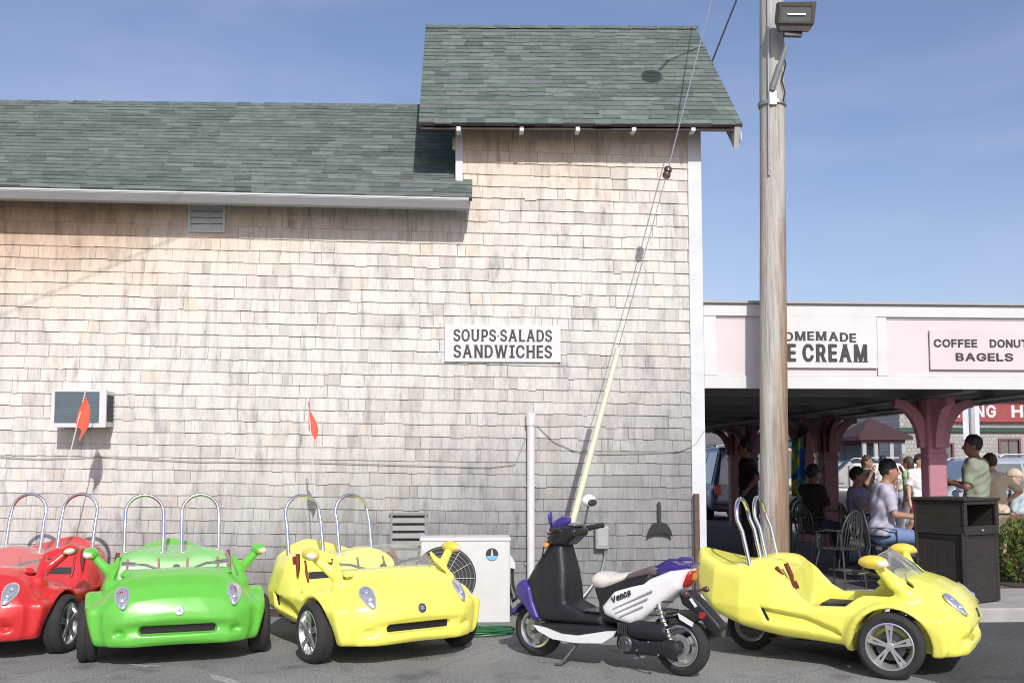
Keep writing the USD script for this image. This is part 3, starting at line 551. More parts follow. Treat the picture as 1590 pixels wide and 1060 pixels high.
# ------------------------------------------------------------------ utility pole, floodlight, guy wire
PD = WALL - 0.32
pb, pt = at(1203, 870, PD), at(1198, 0, PD); dpx = (pt - pb) / (pt[2] - pb[2])
foot = pb + dpx * (-0.05 - pb[2]); head = pb + dpx * (9.4 - pb[2])
up_ = thing('utility_pole', 'tall weathered wooden utility pole standing by the sidewalk', 'utility pole', foot)
zz = np.linspace(0, 9.45, 60); pp = np.outer(zz, dpx); rr = np.interp(zz, [0, 9.45], [0.148, 0.112])
tb = tube(pp, rr, 40); nz = meshkit.fbm(tb.vertices * [14, 14, 0.9], 3, seed=3) - 0.5
cz = np.outer(tb.vertices[:, 2], dpx); rad = tb.vertices - cz; rad /= np.maximum(np.linalg.norm(rad, axis=1, keepdims=True), 1e-6); tb.vertices = tb.vertices + rad * (nz * 0.012)[:, None]
ang = np.arctan2(rad[:, 1], rad[:, 0])
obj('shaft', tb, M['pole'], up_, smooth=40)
def poleat(z): return dpx * z
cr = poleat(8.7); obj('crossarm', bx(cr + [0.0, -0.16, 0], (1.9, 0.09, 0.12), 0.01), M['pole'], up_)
for k in (-0.8, -0.3, 0.3, 0.8):
    obj('insulator', lathe([(0.0, 0), (0.03, 0), (0.05, 0.03), (0.03, 0.05), (0.045, 0.08), (0.0, 0.11)], 14), M['porcelain'], up_, smooth=40, loc=cr + [k, -0.16, 0.062])
q0 = pb + dpx * (6.2 - pb[2]) - foot
cnd = tube([poleat(z) + np.array([-0.075, -rr0 * 0.94, 0]) for z, rr0 in ((4.55, .132), (5.0, .13), (6.0, .127), (7.5, .122), (8.6, .118))], 0.012, 8); obj('conduit', cnd, M['steel'], up_, smooth=40)
# unseen lamp and arm, added above the frame to cast the tower roof shadow
arm0 = poleat(7.7); la = np.array([-0.55, -1.75, 8.0]) 
obj('shadow_caster_arm', tube([arm0 + [0, -0.1, 0], arm0 + [-0.18, -0.6, 0.3], la + [0.12, 0.4, 0.06], la], 0.013, 10), M['steel'], up_, smooth=40)
obj('shadow_caster_head', cat_([ell(la + [-0.09, -0.28, 0], (0.12, 0.30, 0.06), 3)]), M['steel'], up_, smooth=True)
# floodlight
fl = thing('floodlight', 'bronze floodlight on an angled bracket clamped to the utility pole', 'floodlight')
FD = PD - 0.33
c = at(1233, 30, FD); k = FD / F
hs = xz([(-30 * k, 24 * k), (31 * k, 25 * k), (30 * k, -8 * k), (23 * k, -20 * k), (-24 * k, -20 * k), (-31 * k, -4 * k)], -0.09, 0.02)
R0 = trimesh.transformations.rotation_matrix(math.radians(16), [1, 0, 0]) @ trimesh.transformations.rotation_matrix(math.radians(-6), [0, 0, 1])
def flput(name, m, mt, par=None, smooth=False): m = m.copy(); m.apply_transform(R0); m.apply_translation(c); return obj(name, m, mt, par or fl, smooth)
hsg = flput('housing', hs, M['bronze'])
flput('bezel', xz(Polygon([(-29 * k, 23 * k), (30 * k, 23 * k), (29 * k, -9 * k), (-29 * k, -9 * k)]).difference(sbox(-24 * k, -6 * k, 24 * k, 18 * k)), -0.108, -0.091), M['bronze'], hsg)
flput('glass', xz([(-24 * k, 18 * k), (24 * k, 18 * k), (24 * k, -6 * k), (-24 * k, -6 * k)], -0.098, -0.0915), M['lampglass'], hsg)
flput('lamp_tube', tube([(-14 * k, -0.101, 5 * k), (14 * k, -0.101, 5 * k)], 0.012, 8), M['chrome'], hsg)
obj('yoke', cat_([bx(c + [-3 * k, 0, -25 * k], (30 * k, 0.05, 10 * k), 0.005)]), M['bronze'], fl)
j0 = at(1222, 68, FD); j1 = at(1199, 140, PD - 0.15); j2 = at(1200, 152, PD - 0.135)
obj('bracket_arm', tube([j0, j0 * 0.4 + j1 * 0.6, j1], [0.022, 0.03, 0.03], 10), M['steel'], fl, 40)
obj('clamp', lathe([(0.132, -0.02), (0.148, -0.02), (0.148, 0.02), (0.132, 0.02), (0.132, -0.02)], 30), M['steel'], fl, 40, loc=pb + dpx * (j2[2] - 0.03 - pb[2]))
obj('bracket_plate', bx(j2 + [0.0, -0.0, 0.0], (0.09, 0.03, 0.16), 0.008), M['steel'], fl)
obj('cable', tube([at(1216, 85, FD + .1), at(1220, 100, FD + .15), at(1214, 125, PD - .14), at(1219, 145, PD - .12), at(1216, 158, PD - .13)], 0.008, 6), M['cable'], fl, 40)
# guy wire
g0 = at(1108, -12, WALL - 0.62); gi = at(1036, 268, WALL - 0.88); g2 = at(960, 541, WALL - 1.02); g3 = at(888, 815, WALL - 1.16)
gdir = (g3 - gi) / np.linalg.norm(g3 - gi); gend = g3 + gdir * ((-0.05 - g3[2]) / gdir[2])
guy = thing('guy_wire', 'steel guy wire with brown insulator and yellow guard running up past the tower', 'guy wire')
ptop = foot + dpx * 8.5 + [0, -0.1, 0]; udir = (g0 - gi) / np.linalg.norm(g0 - gi)
obj('upper_strand', tube([gi, g0, g0 + udir * 4.0], 0.0065, 6), M['steel'], guy, 40)
obj('lower_strand', tube([gi, g2, gend], 0.0045, 6), M['steel'], guy, 40)
Tg = trimesh.geometry.align_vectors([0, 0, 1], udir); Tg[:3, 3] = gi
obj('strain_insulator', moved(lathe([(0, -0.06), (0.028, -0.06), (0.04, -0.045), (0.04, -0.012), (0.026, 0), (0.04, 0.012), (0.04, 0.045), (0.028, 0.06), (0, 0.06)], 16), Tg), M['porcelain'], guy, 40)
obj('guard', tube([g2, g2 * 0.5 + g3 * 0.5, g3, g3 + gdir * 0.03], [0.027, 0.028, 0.030, 0.030], 14), M['guard'], guy, 40)
w2 = [at(1147, -8, WALL + 2.2), at(1106, 95, WALL + 2.5), at(1060, 190, WALL + 2.9)]
ww = thing('overhead_wire', 'dark overhead wire running down behind the tower roof', 'wire')
obj('strand', tube(w2, 0.011, 6), M['cable'], ww, 40)
# overhead service line in front of the building, above the view: its shadow crosses the upper wall on the left
A_, B_ = at(292, 362, WALL), at(0, 492, WALL); dS = (A_ - B_) / np.linalg.norm(A_ - B_)
sv = [A_ + dS * 0.0 + SUN * 5.2, B_ - dS * 2.0 + SUN * 6.4]
sdir = sv[1] - sv[0]
svt = thing('service_line', 'dark service cable strung above the parking lot', 'wire')
obj('strand', tube([sv[0] + SUN * 0.0, sv[0] + sdir * 0.5, sv[1], sv[1] + sdir * 3], 0.0065, 6), M['cable'], svt, 40)
# ------------------------------------------------------------------ three-wheeled scooter cars
def car_sdf(x, y, z):
    ya = np.abs(y)
    prof = [(.545, .36), (.53, .42), (.47, .525), (.37, .61), (.25, .67), (.12, .705), (-.04, .72), (-.3, .72), (-.6, .72), (-.92, .725), (-1.10, .715), (-1.35, .74), (-1.52, .79), (-1.62, .835), (-1.665, .83), (-1.685, .70),
            (-1.66, .60), (-1.57, .47), (-1.38, .36), (-1.15, .285), (-.93, .235), (-.8, .215), (-.3, .20), (0, .19), (.26, .165), (.48, .165), (.525, .20), (.53, .26), (.495, .30), (.50, .325)]
    ze = z + .20 * ya * ya * np.clip((x + .3) / .3, 0.25, 1)
    d1 = poly_sd(x, ze, prof)
    plan = [(.56, 0), (.55, .22), (.51, .40), (.42, .54), (.27, .60), (0, .615), (-.3, .615), (-.55, .60), (-.9, .605), (-1.15, .585), (-1.4, .49), (-1.58, .33), (-1.67, .17), (-1.70, 0)]
    full = plan + [(a, -b) for a, b in plan[-2:0:-1]]
    tum = np.clip(z - .43, 0, 1); low = np.clip(.34 - z, 0, 1)
    rear = np.clip((-x - .4) / .5, 0, 1)
    ye = ya + tum * (.80 - .48 * rear) + low * low * (1.2 + 3.5 * rear)
    d2 = poly_sd(x - low * .25 * rear, ye, full)
    d = smax(d1, d2, .085)
    # front fenders
    rr = np.sqrt((x + .005) ** 2 + (z - .215) ** 2)
    fz = np.sqrt(np.maximum(rr - .275, 0) ** 2 + np.maximum(np.abs(ya - .575) - .07, 0) ** 2) + np.minimum(np.maximum(rr - .275, np.abs(ya - .575) - .07), 0) - .045
    d = smin(d, fz, .055)
    # front corner apron in front of the wheel
    d = smin(d, box_sd(x, ya, z, (.27, .53, .31), (.10, .14, .15), .06), .06)
    d = smax(d, .158 - z + .0 * x, .02)
    # headrest humps, screen pillars
    d = smin(d, ell_sd(x, ya, z, (-1.0, .26, .70), (.20, .16, .085)), .11)
    d = smin(d, cone_sd(x, ya, z, (.10, .49, .58), (-.14, .435, .815), .065, .014), .06)
    d = smin(d, cone_sd(x, ya, z, (-.01, .50, .67), (-.10, .64, .81), .040, .032), .05)
    d = smax(d, ya - (.705 - .30 * np.clip(.50 - z, 0, 1)) - np.where(x < -.35, .2, 0), .03)
    # cockpit opening and tub
    ck = poly_sd(x, z, [(-.09, .95), (-.13, .70), (-.24, .56), (-.34, .475), (-.58, .465), (-.67, .52), (-.755, .63), (-.885, .80), (-.91, 1.2), (.0, 1.2)])
    d = smax(d, -ck, .035)
    tb = smax(poly_sd(x, z, [(-.86, .80), (-.72, .42), (-.66, .27), (.22, .27), (.12, .64), (-.05, .74), (-.1, 1.0), (-.86, 1.0)]), ya - .49 + np.clip(z - .6, 0, 1) * .35, .04)
    d = smax(d, -tb, .03)
    # wheel arches, tail arch
    arch = np.maximum(np.sqrt(x ** 2 + (z - .225) ** 2) - .272, .44 - ya)
    d = smax(d, -arch, .012)
    d = smax(d, -np.maximum(np.sqrt((x + 1.22) ** 2 + (z - .2) ** 2) - .27, ya - .13), .015)
    # grille slot, fog recesses, side scoop
    d = smax(d, -box_sd(x, y, z - .012 * 0, (.55, 0, .283), (.11, .285, .034), .033), .012)
    d = smax(d, -ell_sd(x, ya, z, (.55, .435, .265), (.115, .070, .042)), .012)
    sc = poly_sd(x, z, [(-.98, .435), (-.93, .33), (-.36, .265), (-.40, .31), (-.62, .385)])
    d = smax(d, -smax(sc, .565 - ya, .02), .02)
    d = smax(d, -ell_sd(x, ya, z, (-.06, .62, .83), (.001, .001, .001)), .001)
    return d
CAR = nets(car_sdf, (-1.78, -.74, .12), (.62, .74, .92), .0125)
_CV, _CF, _CN = meshkit.arrays(CAR, True)
def on_body(yc, zc, xmin=0.0):
    k = np.where(_CV[:, 0] > xmin)[0]; i = k[np.argmin((_CV[k, 1] - yc) ** 2 + (_CV[k, 2] - zc) ** 2 - 0.02 * _CV[k, 0])]
    near = np.linalg.norm(_CV - _CV[i], axis=1) < .05; n = _CN[near].mean(0)
    return _CV[i], n / np.linalg.norm(n)
WHEEL_R = .235
def wheel_parts(t, c, side, rad=WHEEL_R, w=.145, spokes=5, rimr=.165, steer=0.0):
    wx = thing('wheel', parent=t, loc=c, rotz=steer); hw = w / 2
    obj('tyre', lathe([(rimr - .008, -hw + .02), (rimr + .012, -hw + .004), (rad - .03, -hw), (rad - .006, -hw + .018), (rad, -hw + .035), (rad, -.012), (rad - .006, -.009), (rad - .006, .009), (rad, .012), (rad, hw - .035), (rad - .006, hw - .018), (rad - .03, hw), (rimr + .012, hw - .004), (rimr - .008, hw - .02)], 48, 'y'), M['rubber'], wx, 35)
    o = side * (hw - .012)
    obj('rim', lathe([(rimr - .006, -hw + .015), (rimr - .002, -hw + .01), (rimr - .025, -hw + .03), (rimr - .035, 0), (rimr - .022, hw - .03), (rimr - .004, hw - .006), (rimr + .004, hw - .008), (rimr - .002, hw - .018), (rimr - .02, hw - .045), (rimr - .03, 0), (rimr - .02, -hw + .045), (rimr - .006, -hw + .015)] if side > 0 else
                        [(rimr - .006, hw - .015), (rimr - .002, hw - .01), (rimr - .025, hw - .03), (rimr - .035, 0), (rimr - .022, -hw + .03), (rimr - .004, -hw + .006), (rimr + .004, -hw + .008), (rimr - .002, -hw + .018), (rimr - .02, -hw + .045), (rimr - .03, 0), (rimr - .02, hw - .045), (rimr - .006, hw - .015)], 48, 'y'), M['alloy'], wx, 35)
    obj('brake_disc', lathe([(.0, -.008), (.105, -.008), (.105, .008), (.0, .008)], 32, 'y'), M['darksteel'], wx, 35, loc=(0, side * .0, 0))
    obj('hub', lathe([(0, -.02), (.03, -.02), (.036, 0), (.03, .016), (0, .02)] if side > 0 else [(0, -.02), (.03, -.016), (.036, 0), (.03, .02), (0, .02)], 24, 'y'), M['alloy'], wx, 35, loc=(0, o * .72, 0))
    for k in range(spokes):
        a = 2 * PI * k / spokes + PI / 2; ca, sa = math.cos(a), math.sin(a); parts = []
        for s in (-1, 1):
            def pt(r, tt, d): return [ca * r - sa * tt, d, sa * r + ca * tt]
            parts.append(hull([pt(r, s * t0 + dt, o * f + dd) for r, t0, f, hwid in ((.028, .006, .80, .008), (rimr - .012, .019, .9, .009)) for dt in (-hwid, hwid) for dd in (-.008, .008)]))
        parts.append(hull([[ca * r - sa * tt, o * .86 + dd, sa * r + ca * tt] for r in (rimr - .045, rimr - .015) for tt in (-.02, .02) for dd in (-.007, .007)]))
        obj('spoke', cat_(parts), M['alloy'], wx)
    return wx
def hoop(cy, w=.165, zt=1.27, r=.0165):
    pts = [(-1.09, cy - w, .68), (-1.16, cy - w, 1.0)]
    for a in np.linspace(PI, 0, 15): pts.append((-1.17 - .052 * (0.55 + .45 * math.sin(a)), cy + w * math.cos(a), zt - w - r + w * math.sin(a)))
    pts += [(-1.16, cy + w, 1.0), (-1.09, cy + w, .68)]
    return tube(pts, r, 12)
def make_car(name, label, paint, loc, heading, flag=None, steer=0.0, plain_seat=False):
    t = thing(name, label, 'scooter car', loc, math.atan2(heading[1], heading[0]), 'three-wheeled scooter cars parked by the shingle wall')
    body = obj('body', CAR, paint, t, True)
    for s in (-1, 1):
        wheel_parts(t, (0, s * .655, WHEEL_R), s, steer=steer)
    wheel_parts(t, (-1.22, 0, .20), 1, .20, .12, 5, .13)
    obj('chassis_plate', span((-.95, -.45, .17), (.2, .45, .185)), M['blackpaint'], t)
    obj('axle', tube([(0, -.58, .2), (0, .58, .2)], .022, 8), M['darksteel'], t, 40)
    g = obj('grille', bx((.452, 0, .283), (.012, .55, .060), .005), M['blackpaint'], t)
    for k in range(2): obj('grille_bar', span((.459, -.262, .270 + k * .02), (.466, .262, .274 + k * .02)), M['black'], g)
    for s in (-1, 1):
        p, n = on_body(s * .415, .535, .15)
        ez = np.array([0, 0, 1.0]); ez = ez - n * (ez @ n); ez /= np.linalg.norm(ez); ex = np.cross(ez, n)
        ez2 = ez * math.cos(.38) + ex * math.sin(.38) * (1 if (ex[1] * s) > 0 else -1); ex2 = np.cross(ez2, n)
        q = ell((0, 0, 0), (.050, .105, .022), 3); sgn = np.sign(q.vertices[:, 1]); q.vertices[:, 0] *= 1 - .35 * np.clip(-q.vertices[:, 1] / .105, -1, 1)
        T = frame_T(p - n * .004, ex2, ez2, n); h = obj('headlight', moved(q, T), M['lens'], t, True)
        rim_ = tube([T[:3, :3] @ np.array([.052 * math.cos(a) * (1 - .35 * -math.sin(a)), .107 * math.sin(a), .004]) + T[:3, 3] for a in np.linspace(0, 2 * PI, 25)[:-1]], .004, 6, True)
        obj('bezel', rim_, M['gutter'], h, 40)
        for dz, rr_ in ((.042, .022), (-.03, .03)):
            b_ = ell(T[:3, 3] + ez2 * dz + n * .003, (rr_,) * 3, 3); obj('bulb_bowl', b_, M['lens'] if dz < 0 else M['taillight' if name == 'green_scooter_car' else 'lens'], h, True)
        pod = obj('indicator_pod', ell((-.11, s * .655, .825), (.105, .062, .05), 3), M['podyellow'] if paint is M['yellow'] else paint, t, True)
        obj('lens', ell((-.055, s * .668, .818), (.056, .045, .032), 3), M['clearlens'], pod, True)
        obj('amber_lamp', ell((-.030, s * .655, .81), (.036, .022, .018), 2), M['amber'], pod, True)
        obj('roll_hoop', hoop(s * .245), M['chrome'], t, 50)
        sx = hull([(x, s * .25 + w, z) for x, z in ((-.765, .555), (-.833, .705), (-.86, .555), (-.96, .705)) for w in ((-.055, .055) if plain_seat else (-.115, .115))])
        if not (plain_seat and s > 0): obj('seat_back', cat_([sx]), M['seatdark' if plain_seat else 'seatblack'], t)
        for w in (() if plain_seat else (-.128, .128)): obj('seat_stripe', tube([(-.755, s * .25 + w, .53), (-.782, s * .25 + w * 1.03, .59), (-.836, s * .25 + w, .700), (-.88, s * .25 + w * .75, .72)], [.010, .013, .013, .008], 10), M['seatred' if paint is not M['yellow'] else 'seatdark'], t, 40)
        obj('seat_cushion', bx((-.50, s * .25, .35), (.40, .36, .12), .04), M['seatblack'], t)
        obj('side_vent', hull([(x, s * y, z) for x, y, z in ((-.965, .583, .425), (-.945, .583, .425), (-.905, .575, .335), (-.925, .575, .335), (-.965, .560, .425), (-.905, .560, .335))]), M['black'], t)
        for (xa, za, xb, zb, r_) in () if s > 0 and plain_seat else ((-.875, .735, -.80, .615, .020), (-.80, .765, -.735, .585, .024)):
            obj('seat_wing', tube([(xa, s * .46, za), ((xa + xb) / 2 + .012, s * .475, (za + zb) / 2), (xb, s * .485, zb)], [r_ * .8, r_ * .8, .006], 8), M['seatdark'], t, 40)
    p, n = on_body(0, .435, .2); T = frame_T(p, np.cross([0, 1.0, 0], n), [0, 1, 0], n)
    T[:3, 0] = np.cross(T[:3, 1], n)
    e = obj('emblem', moved(lathe([(0, -.008), (.036, -.008), (.036, .004), (.030, .008), (0, .008)], 28), T), M['darksteel' if paint is not M['green'] else 'alloy'], t, 35)
    mk = cat_([moved(bx((0, 0, 0), (.008, .04, .004)), trimesh.transformations.rotation_matrix(a, [0, 0, 1])) for a in (.5, -.5, PI / 2)]); obj('emblem_mark', moved(mk, T @ trimesh.transformations.translation_matrix([0, 0, .009])), M['bluea' if paint is M['green'] else 'alloy'], e)
    # windscreen: a curved sheet with reflection haze in its colour
    U, Wn = np.meshgrid(np.linspace(-1, 1, 19), np.linspace(0, 1, 9), indexing='ij')
    X = (.150 - .13 * U ** 2) * (1 - Wn) + (-.10 - .08 * U ** 2) * Wn; Y = U * (.475 * (1 - Wn) + .40 * Wn); Z = (.690 - .05 * U ** 2) * (1 - Wn) + (.875 - .06 * U ** 2) * Wn + .012 * np.sin(PI * Wn)
    V = np.stack([X, Y, Z], -1); i, j = np.meshgrid(np.arange(18), np.arange(8), indexing='ij'); a = (i * 9 + j).ravel()
    ws = obj('windscreen', (V.reshape(-1, 3), np.stack([a, a + 9, a + 10, a + 1], 1)), M['glass'], t, True)
    obj('top_edge', tube(V[:, -1], .0028, 6), M['gutter'], ws, 40)
    obj('dashboard', bx((-.03, 0, .655), (.20, .86, .07), .03), paint, t)
    hb = obj('handlebar', tube([(-.26, -.34, .715), (-.24, -.24, .71), (-.18, -.12, .67), (-.18, .12, .67), (-.24, .24, .71), (-.26, .34, .715)], .011, 10), M['darksteel'], t, 40)
    for s in (-1, 1):
        obj('grip', tube([(-.26, s * .32, .715), (-.30, s * .42, .72)], .017, 10), M['black'], hb, 40)
        obj('lever', tube([(-.22, s * .28, .71), (-.23, s * .35, .71), (-.26, s * .42, .71)], .006, 6), M['chrome'], hb, 40)
    obj('steering_column', tube([(.12, 0, .5), (-.12, 0, .70)], .03, 10), M['black'], t, 40)
    obj('rear_lamp', ell((-1.66, .22, .62), (.03, .06, .05), 2), M['taillight'], t, True); obj('rear_lamp', ell((-1.66, -.22, .62), (.03, .06, .05), 2), M['taillight'], t, True)
    if flag is not None:
        base, tip, fl_pts = flag                     # in car coordinates
        b, tp = np.asarray(base, float), np.asarray(tip, float)
        fp = obj('flag_pole', tube([b, b * .5 + tp * .5 + [0.01, 0, 0], tp], .0055, 6), M['white'], t, 40)
        n_, m_ = 9, 7; Vf = []
        for i in range(n_):
            for j in range(m_):
                u, v = i / (n_ - 1), j / (m_ - 1); q = tp * (1 - u * fl_pts[2]) + b * u * fl_pts[2]
                wv = v * fl_pts[0] * (1 - .85 * abs(u - .55) ** .8)
                Vf.append(q + np.array(fl_pts[1]) * wv + np.array([.018 * math.sin(6 * v + 3 * u), .018 * math.cos(5 * v + 4 * u), -.10 * v - .05 * v * v]))
        i, j = np.meshgrid(np.arange(n_ - 1), np.arange(m_ - 1), indexing='ij'); a = (i * m_ + j).ravel()
        obj('flag', (np.array(Vf), np.stack([a, a + m_, a + m_ + 1, a + 1], 1)), M['flagred'], fp, True)
    return t
def unit(v): v = np.asarray(v, float); return v / np.linalg.norm(v)
def to_car(P, loc, h):
    d = np.asarray(P) - np.array([loc[0], loc[1], 0]); return np.array([d[0] * h[0] + d[1] * h[1], -d[0] * h[1] + d[1] * h[0], d[2]])
# red car at the left edge
hR = unit((-.08, -.997)); lR = np.array([-hR[1], hR[0]]); wR = atz(95, 1012)[:2]; cR = wR - lR * .655
fR = (to_car(at(92, 778, cR[1] + 1.15), cR, hR), to_car(at(125, 655, cR[1] + 1.15), cR, hR), (0.11, (0.15, 0.95, 0.1), .30))
fR = (fR[0], to_car(at(133, 606, cR[1] + 1.15), cR, hR), (.085, (.1, 1, 0), .32))
make_car('red_scooter_car', 'red three-wheeled scooter car cut by the picture edge, with tall flag', M['red'], (*cR, 0), hR, fR)
# green
hG = unit((.29, -.957)); cG = (atz(137, 1022)[:2] + atz(402, 1013)[:2]) / 2
make_car('green_scooter_car', 'bright green three-wheeled scooter car with twin chrome hoops', M['green'], (*cG, 0), hG)
# yellow in the middle
hY = unit((.53, -.848)); cY = (atz(492, 1026)[:2] + atz(708, 1003)[:2]) / 2
fY = (to_car(at(489, 770, cY[1] + 1.05), cY, hY), to_car(at(478, 616, cY[1] + 1.05), cY, hY), (.075, (.4, .9, 0), .34))
make_car('yellow_scooter_car', 'yellow three-wheeled scooter car facing the camera beside the white air conditioner', M['yellow'], (*cY, 0), hY, fY)
# yellow on the right, side on
aS = math.radians(33); hS = np.array([math.cos(aS), -math.sin(aS)]); lS = np.array([-hS[1], hS[0]]); cS = atz(1385, 1053)[:2] + lS * .655
make_car('yellow_scooter_car', 'yellow three-wheeled scooter car seen from its side in front of the pavilion', M['yellow'], (*cS, 0), hS, plain_seat=True)

# ------------------------------------------------------------------ motor scooter
scA, scB = atz(1060, 1048), atz(835, 1017); hS2 = unit((scB - scA)[:2])
sc = thing('motor_scooter', 'black, white and purple motor scooter parked in front of the shingle wall', 'motor scooter', (scA[0], scA[1], 0), math.atan2(hS2[1], hS2[0]))
WB = np.linalg.norm((scB - scA)[:2]); WR = .218
def prof_solid(poly, hw, rnd=.03, h=.011, taper=None):
    P = np.asarray(poly); lo = (P[:, 0].min() - .05, -hw - .05, P[:, 1].min() - .05); hi = (P[:, 0].max() + .05, hw + .05, P[:, 1].max() + .05)
    def f(x, y, z):
        w = hw if taper is None else hw * taper(x, z)
        return smax(poly_sd(x, z, P), np.abs(y) - w, rnd * 2.2)
    return nets(f, lo, hi, h)
def sc_wheel(c, name_front):
    wx = thing('wheel', parent=sc, loc=c); w = .115; hw = w / 2; rr_ = .148
    obj('tyre', lathe([(rr_ - .01, -hw + .02), (WR - .05, -hw), (WR - .018, -hw + .012), (WR - .004, -hw + .032), (WR, -.01), (WR, .01), (WR - .004, hw - .032), (WR - .018, hw - .012), (WR - .05, hw), (rr_ - .01, hw - .02)], 48, 'y'), M['rubber'], wx, 40)
    obj('rim', lathe([(rr_ - .004, -hw + .012), (rr_ - .02, -hw + .02), (rr_ - .035, 0), (rr_ - .02, hw - .02), (rr_ - .004, hw - .012), (rr_ + .002, hw - .014), (rr_ - .012, 0), (rr_ + .002, -hw + .014), (rr_ - .004, -hw + .012)], 44, 'y'), M['alloy'], wx, 40)
    obj('hub', lathe([(0, -.045), (.03, -.045), (.04, 0), (.03, .045), (0, .045)], 20, 'y'), M['darksteel'], wx, 40)
    obj('brake_disc', lathe([(.04, .046), (.085, .046), (.085, .052), (.04, .052), (.04, .046)], 32, 'y'), M['steel'], wx, 40)
    for k in range(3):
        a = 2 * PI * k / 3 + .5; ca, sa = math.cos(a), math.sin(a)
        obj('spoke', hull([[ca * r - sa * tt, d, sa * r + ca * tt] for r, t0 in ((.03, .032), (rr_ - .03, .022)) for tt in (-t0, t0) for d in (-.018, .03)]), M['alloy'], wx)
sc_wheel((0, 0, WR), False); sc_wheel((WB - .01, 0, WR), True)
obj('leg_shield', prof_solid([(1.40, .525), (1.30, .68), (1.185, .83), (1.13, .92), (1.0, .91), (.955, .70), (.935, .47), (.77, .405), (.60, .40), (.60, .31), (1.18, .30), (1.24, .40), (1.33, .47)], .155, .03, taper=lambda x, z: np.clip(.62 + .5 * (.95 - z) / .5, .55, 1.0) * np.clip(1.0 - (x - 1.2) * 1.6, .45, 1)), M['black'], sc, True)
obj('floor_mat', bx((.80, 0, .412), (.34, .26, .012), .005), M['blackpaint'], sc)
hc = obj('handlebar_cover', prof_solid([(1.13, .985), (1.15, .94), (1.10, .885), (.97, .90), (.87, .98), (.855, 1.03), (.92, 1.05), (1.02, 1.055)], .125, .03), M['blackpaint'], sc, True)
obj('visor', tube([(1.14, 0, .97), (1.12, 0, 1.03), (1.03, 0, 1.085), (.98, 0, 1.10)], [.035, .06, .05, .015], 10), M['purple'], sc, 50)
hb = obj('handlebar', tube([(.97, -.32, 1.03), (.98, -.18, 1.02), (1.0, 0, 1.0), (.98, .18, 1.02), (.95, .32, 1.03)], .013, 10), M['darksteel'], sc, 40)
for s in (-1, 1):
    obj('grip', tube([(.965, s * .22, 1.022), (.905, s * .37, 1.04)], .021, 10), M['black'], hb, 40)
    obj('brake_lever', tube([(1.0, s * .2, 1.0), (.99, s * .30, 1.0), (.94, s * .38, 1.02)], .007, 6), M['seatred'] if s > 0 else M['steel'], hb, 40)
    mr = obj('mirror', tube([(.98, .20, 1.02), (.99, .25, 1.06), (.985, .27, 1.10)] if s > 0 else [(.98, -.20, 1.03), (.99, -.25, 1.13), (.985, -.27, 1.20)], .008, 8), M['black'], sc, 40)
    if s < 0:
        obj('mirror_shell', ell((.99, -.29, 1.240), (.050, .080, .052), 3), M['scwhite'], mr, True)
        obj('mirror_glass', ell((.950, -.280, 1.226), (.020, .060, .030), 3), M['darkgrille'], mr, True)
    else:
        obj('mirror_shell', ell((.985, .275, 1.125), (.014, .024, .052), 3), M['purple'], mr, True)
obj('gauge', ell((.93, 0, 1.06), (.06, .08, .02), 3), M['lampglass'], sc, True)
obj('headlamp', ell((1.13, 0, .93), (.05, .09, .045), 3), M['lens'], sc, True)
obj('indicator', ell((1.14, .11, .90), (.03, .02, .025), 2), M['amber'], sc, True); obj('indicator', ell((1.14, -.11, .90), (.03, .02, .025), 2), M['amber'], sc, True)
obj('front_panel', prof_solid([(1.405, .585), (1.345, .62), (1.27, .56), (1.24, .45), (1.18, .32), (1.25, .30), (1.33, .40), (1.43, .50)], .165, .02, .010), M['purple'], sc, True)
fw_c = np.array([WB - .01, WR])
fen = [(fw_c[0] + .245 * math.cos(a), fw_c[1] + .245 * math.sin(a)) for a in np.linspace(math.radians(30), math.radians(138), 12)] + [(fw_c[0] + .222 * math.cos(a), fw_c[1] + .222 * math.sin(a)) for a in np.linspace(math.radians(138), math.radians(30), 12)]
fen[0] = (fen[0][0] + .03, fen[0][1] + .01)
obj('front_fender', cat_([xz(fen, -.075, .075), hull([(x, y, z) for x, z in ((1.22, .46), (1.44, .44), (1.36, .50), (1.27, .58)) for y in (-.07, .07)])]), M['purple'], sc, 30)
for s in (-1, 1):
    obj('fork_leg', tube([(fw_c[0], s * .085, fw_c[1]), (fw_c[0] - .05, s * .085, .42), (1.17, s * .06, .62)], [.016, .024, .024], 10), M['steel'], sc, 40)
obj('brake_caliper', bx((WB - .10, .062, .27), (.07, .03, .06), .01), M['steel'], sc)
for s in (-1, 1):
    obj('sill_strip', xz([(1.205, .275), (1.16, .235), (1.02, .185), (.80, .178), (.57, .20), (.48, .255), (.455, .30), (.53, .292), (.80, .232), (.95, .232), (1.10, .265)], s * .185 - .012, s * .185 + .012), M['scwhite'], sc)
obj('floor_pan', prof_solid([(1.19, .29), (1.02, .20), (.60, .21), (.46, .30), (.62, .32)], .175, .01, .011), M['black'], sc, True)
obj('under_seat_panel', prof_solid([(.70, .60), (.655, .48), (.655, .33), (.46, .34), (.46, .46), (.20, .62), (.19, .74), (.40, .69), (.60, .62)], .135, .03), M['black'], sc, True)
wp = obj('side_panel', prof_solid([(.610, .462), (.585, .40), (.48, .368), (.36, .348), (.28, .385), (.135, .50), (-.03, .63), (-.10, .785), (.04, .765), (.207, .695), (.50, .585)], .165, .03, taper=lambda x, z: np.clip(.72 + x * .6, .5, 1)), M['scwhite'], sc, True)
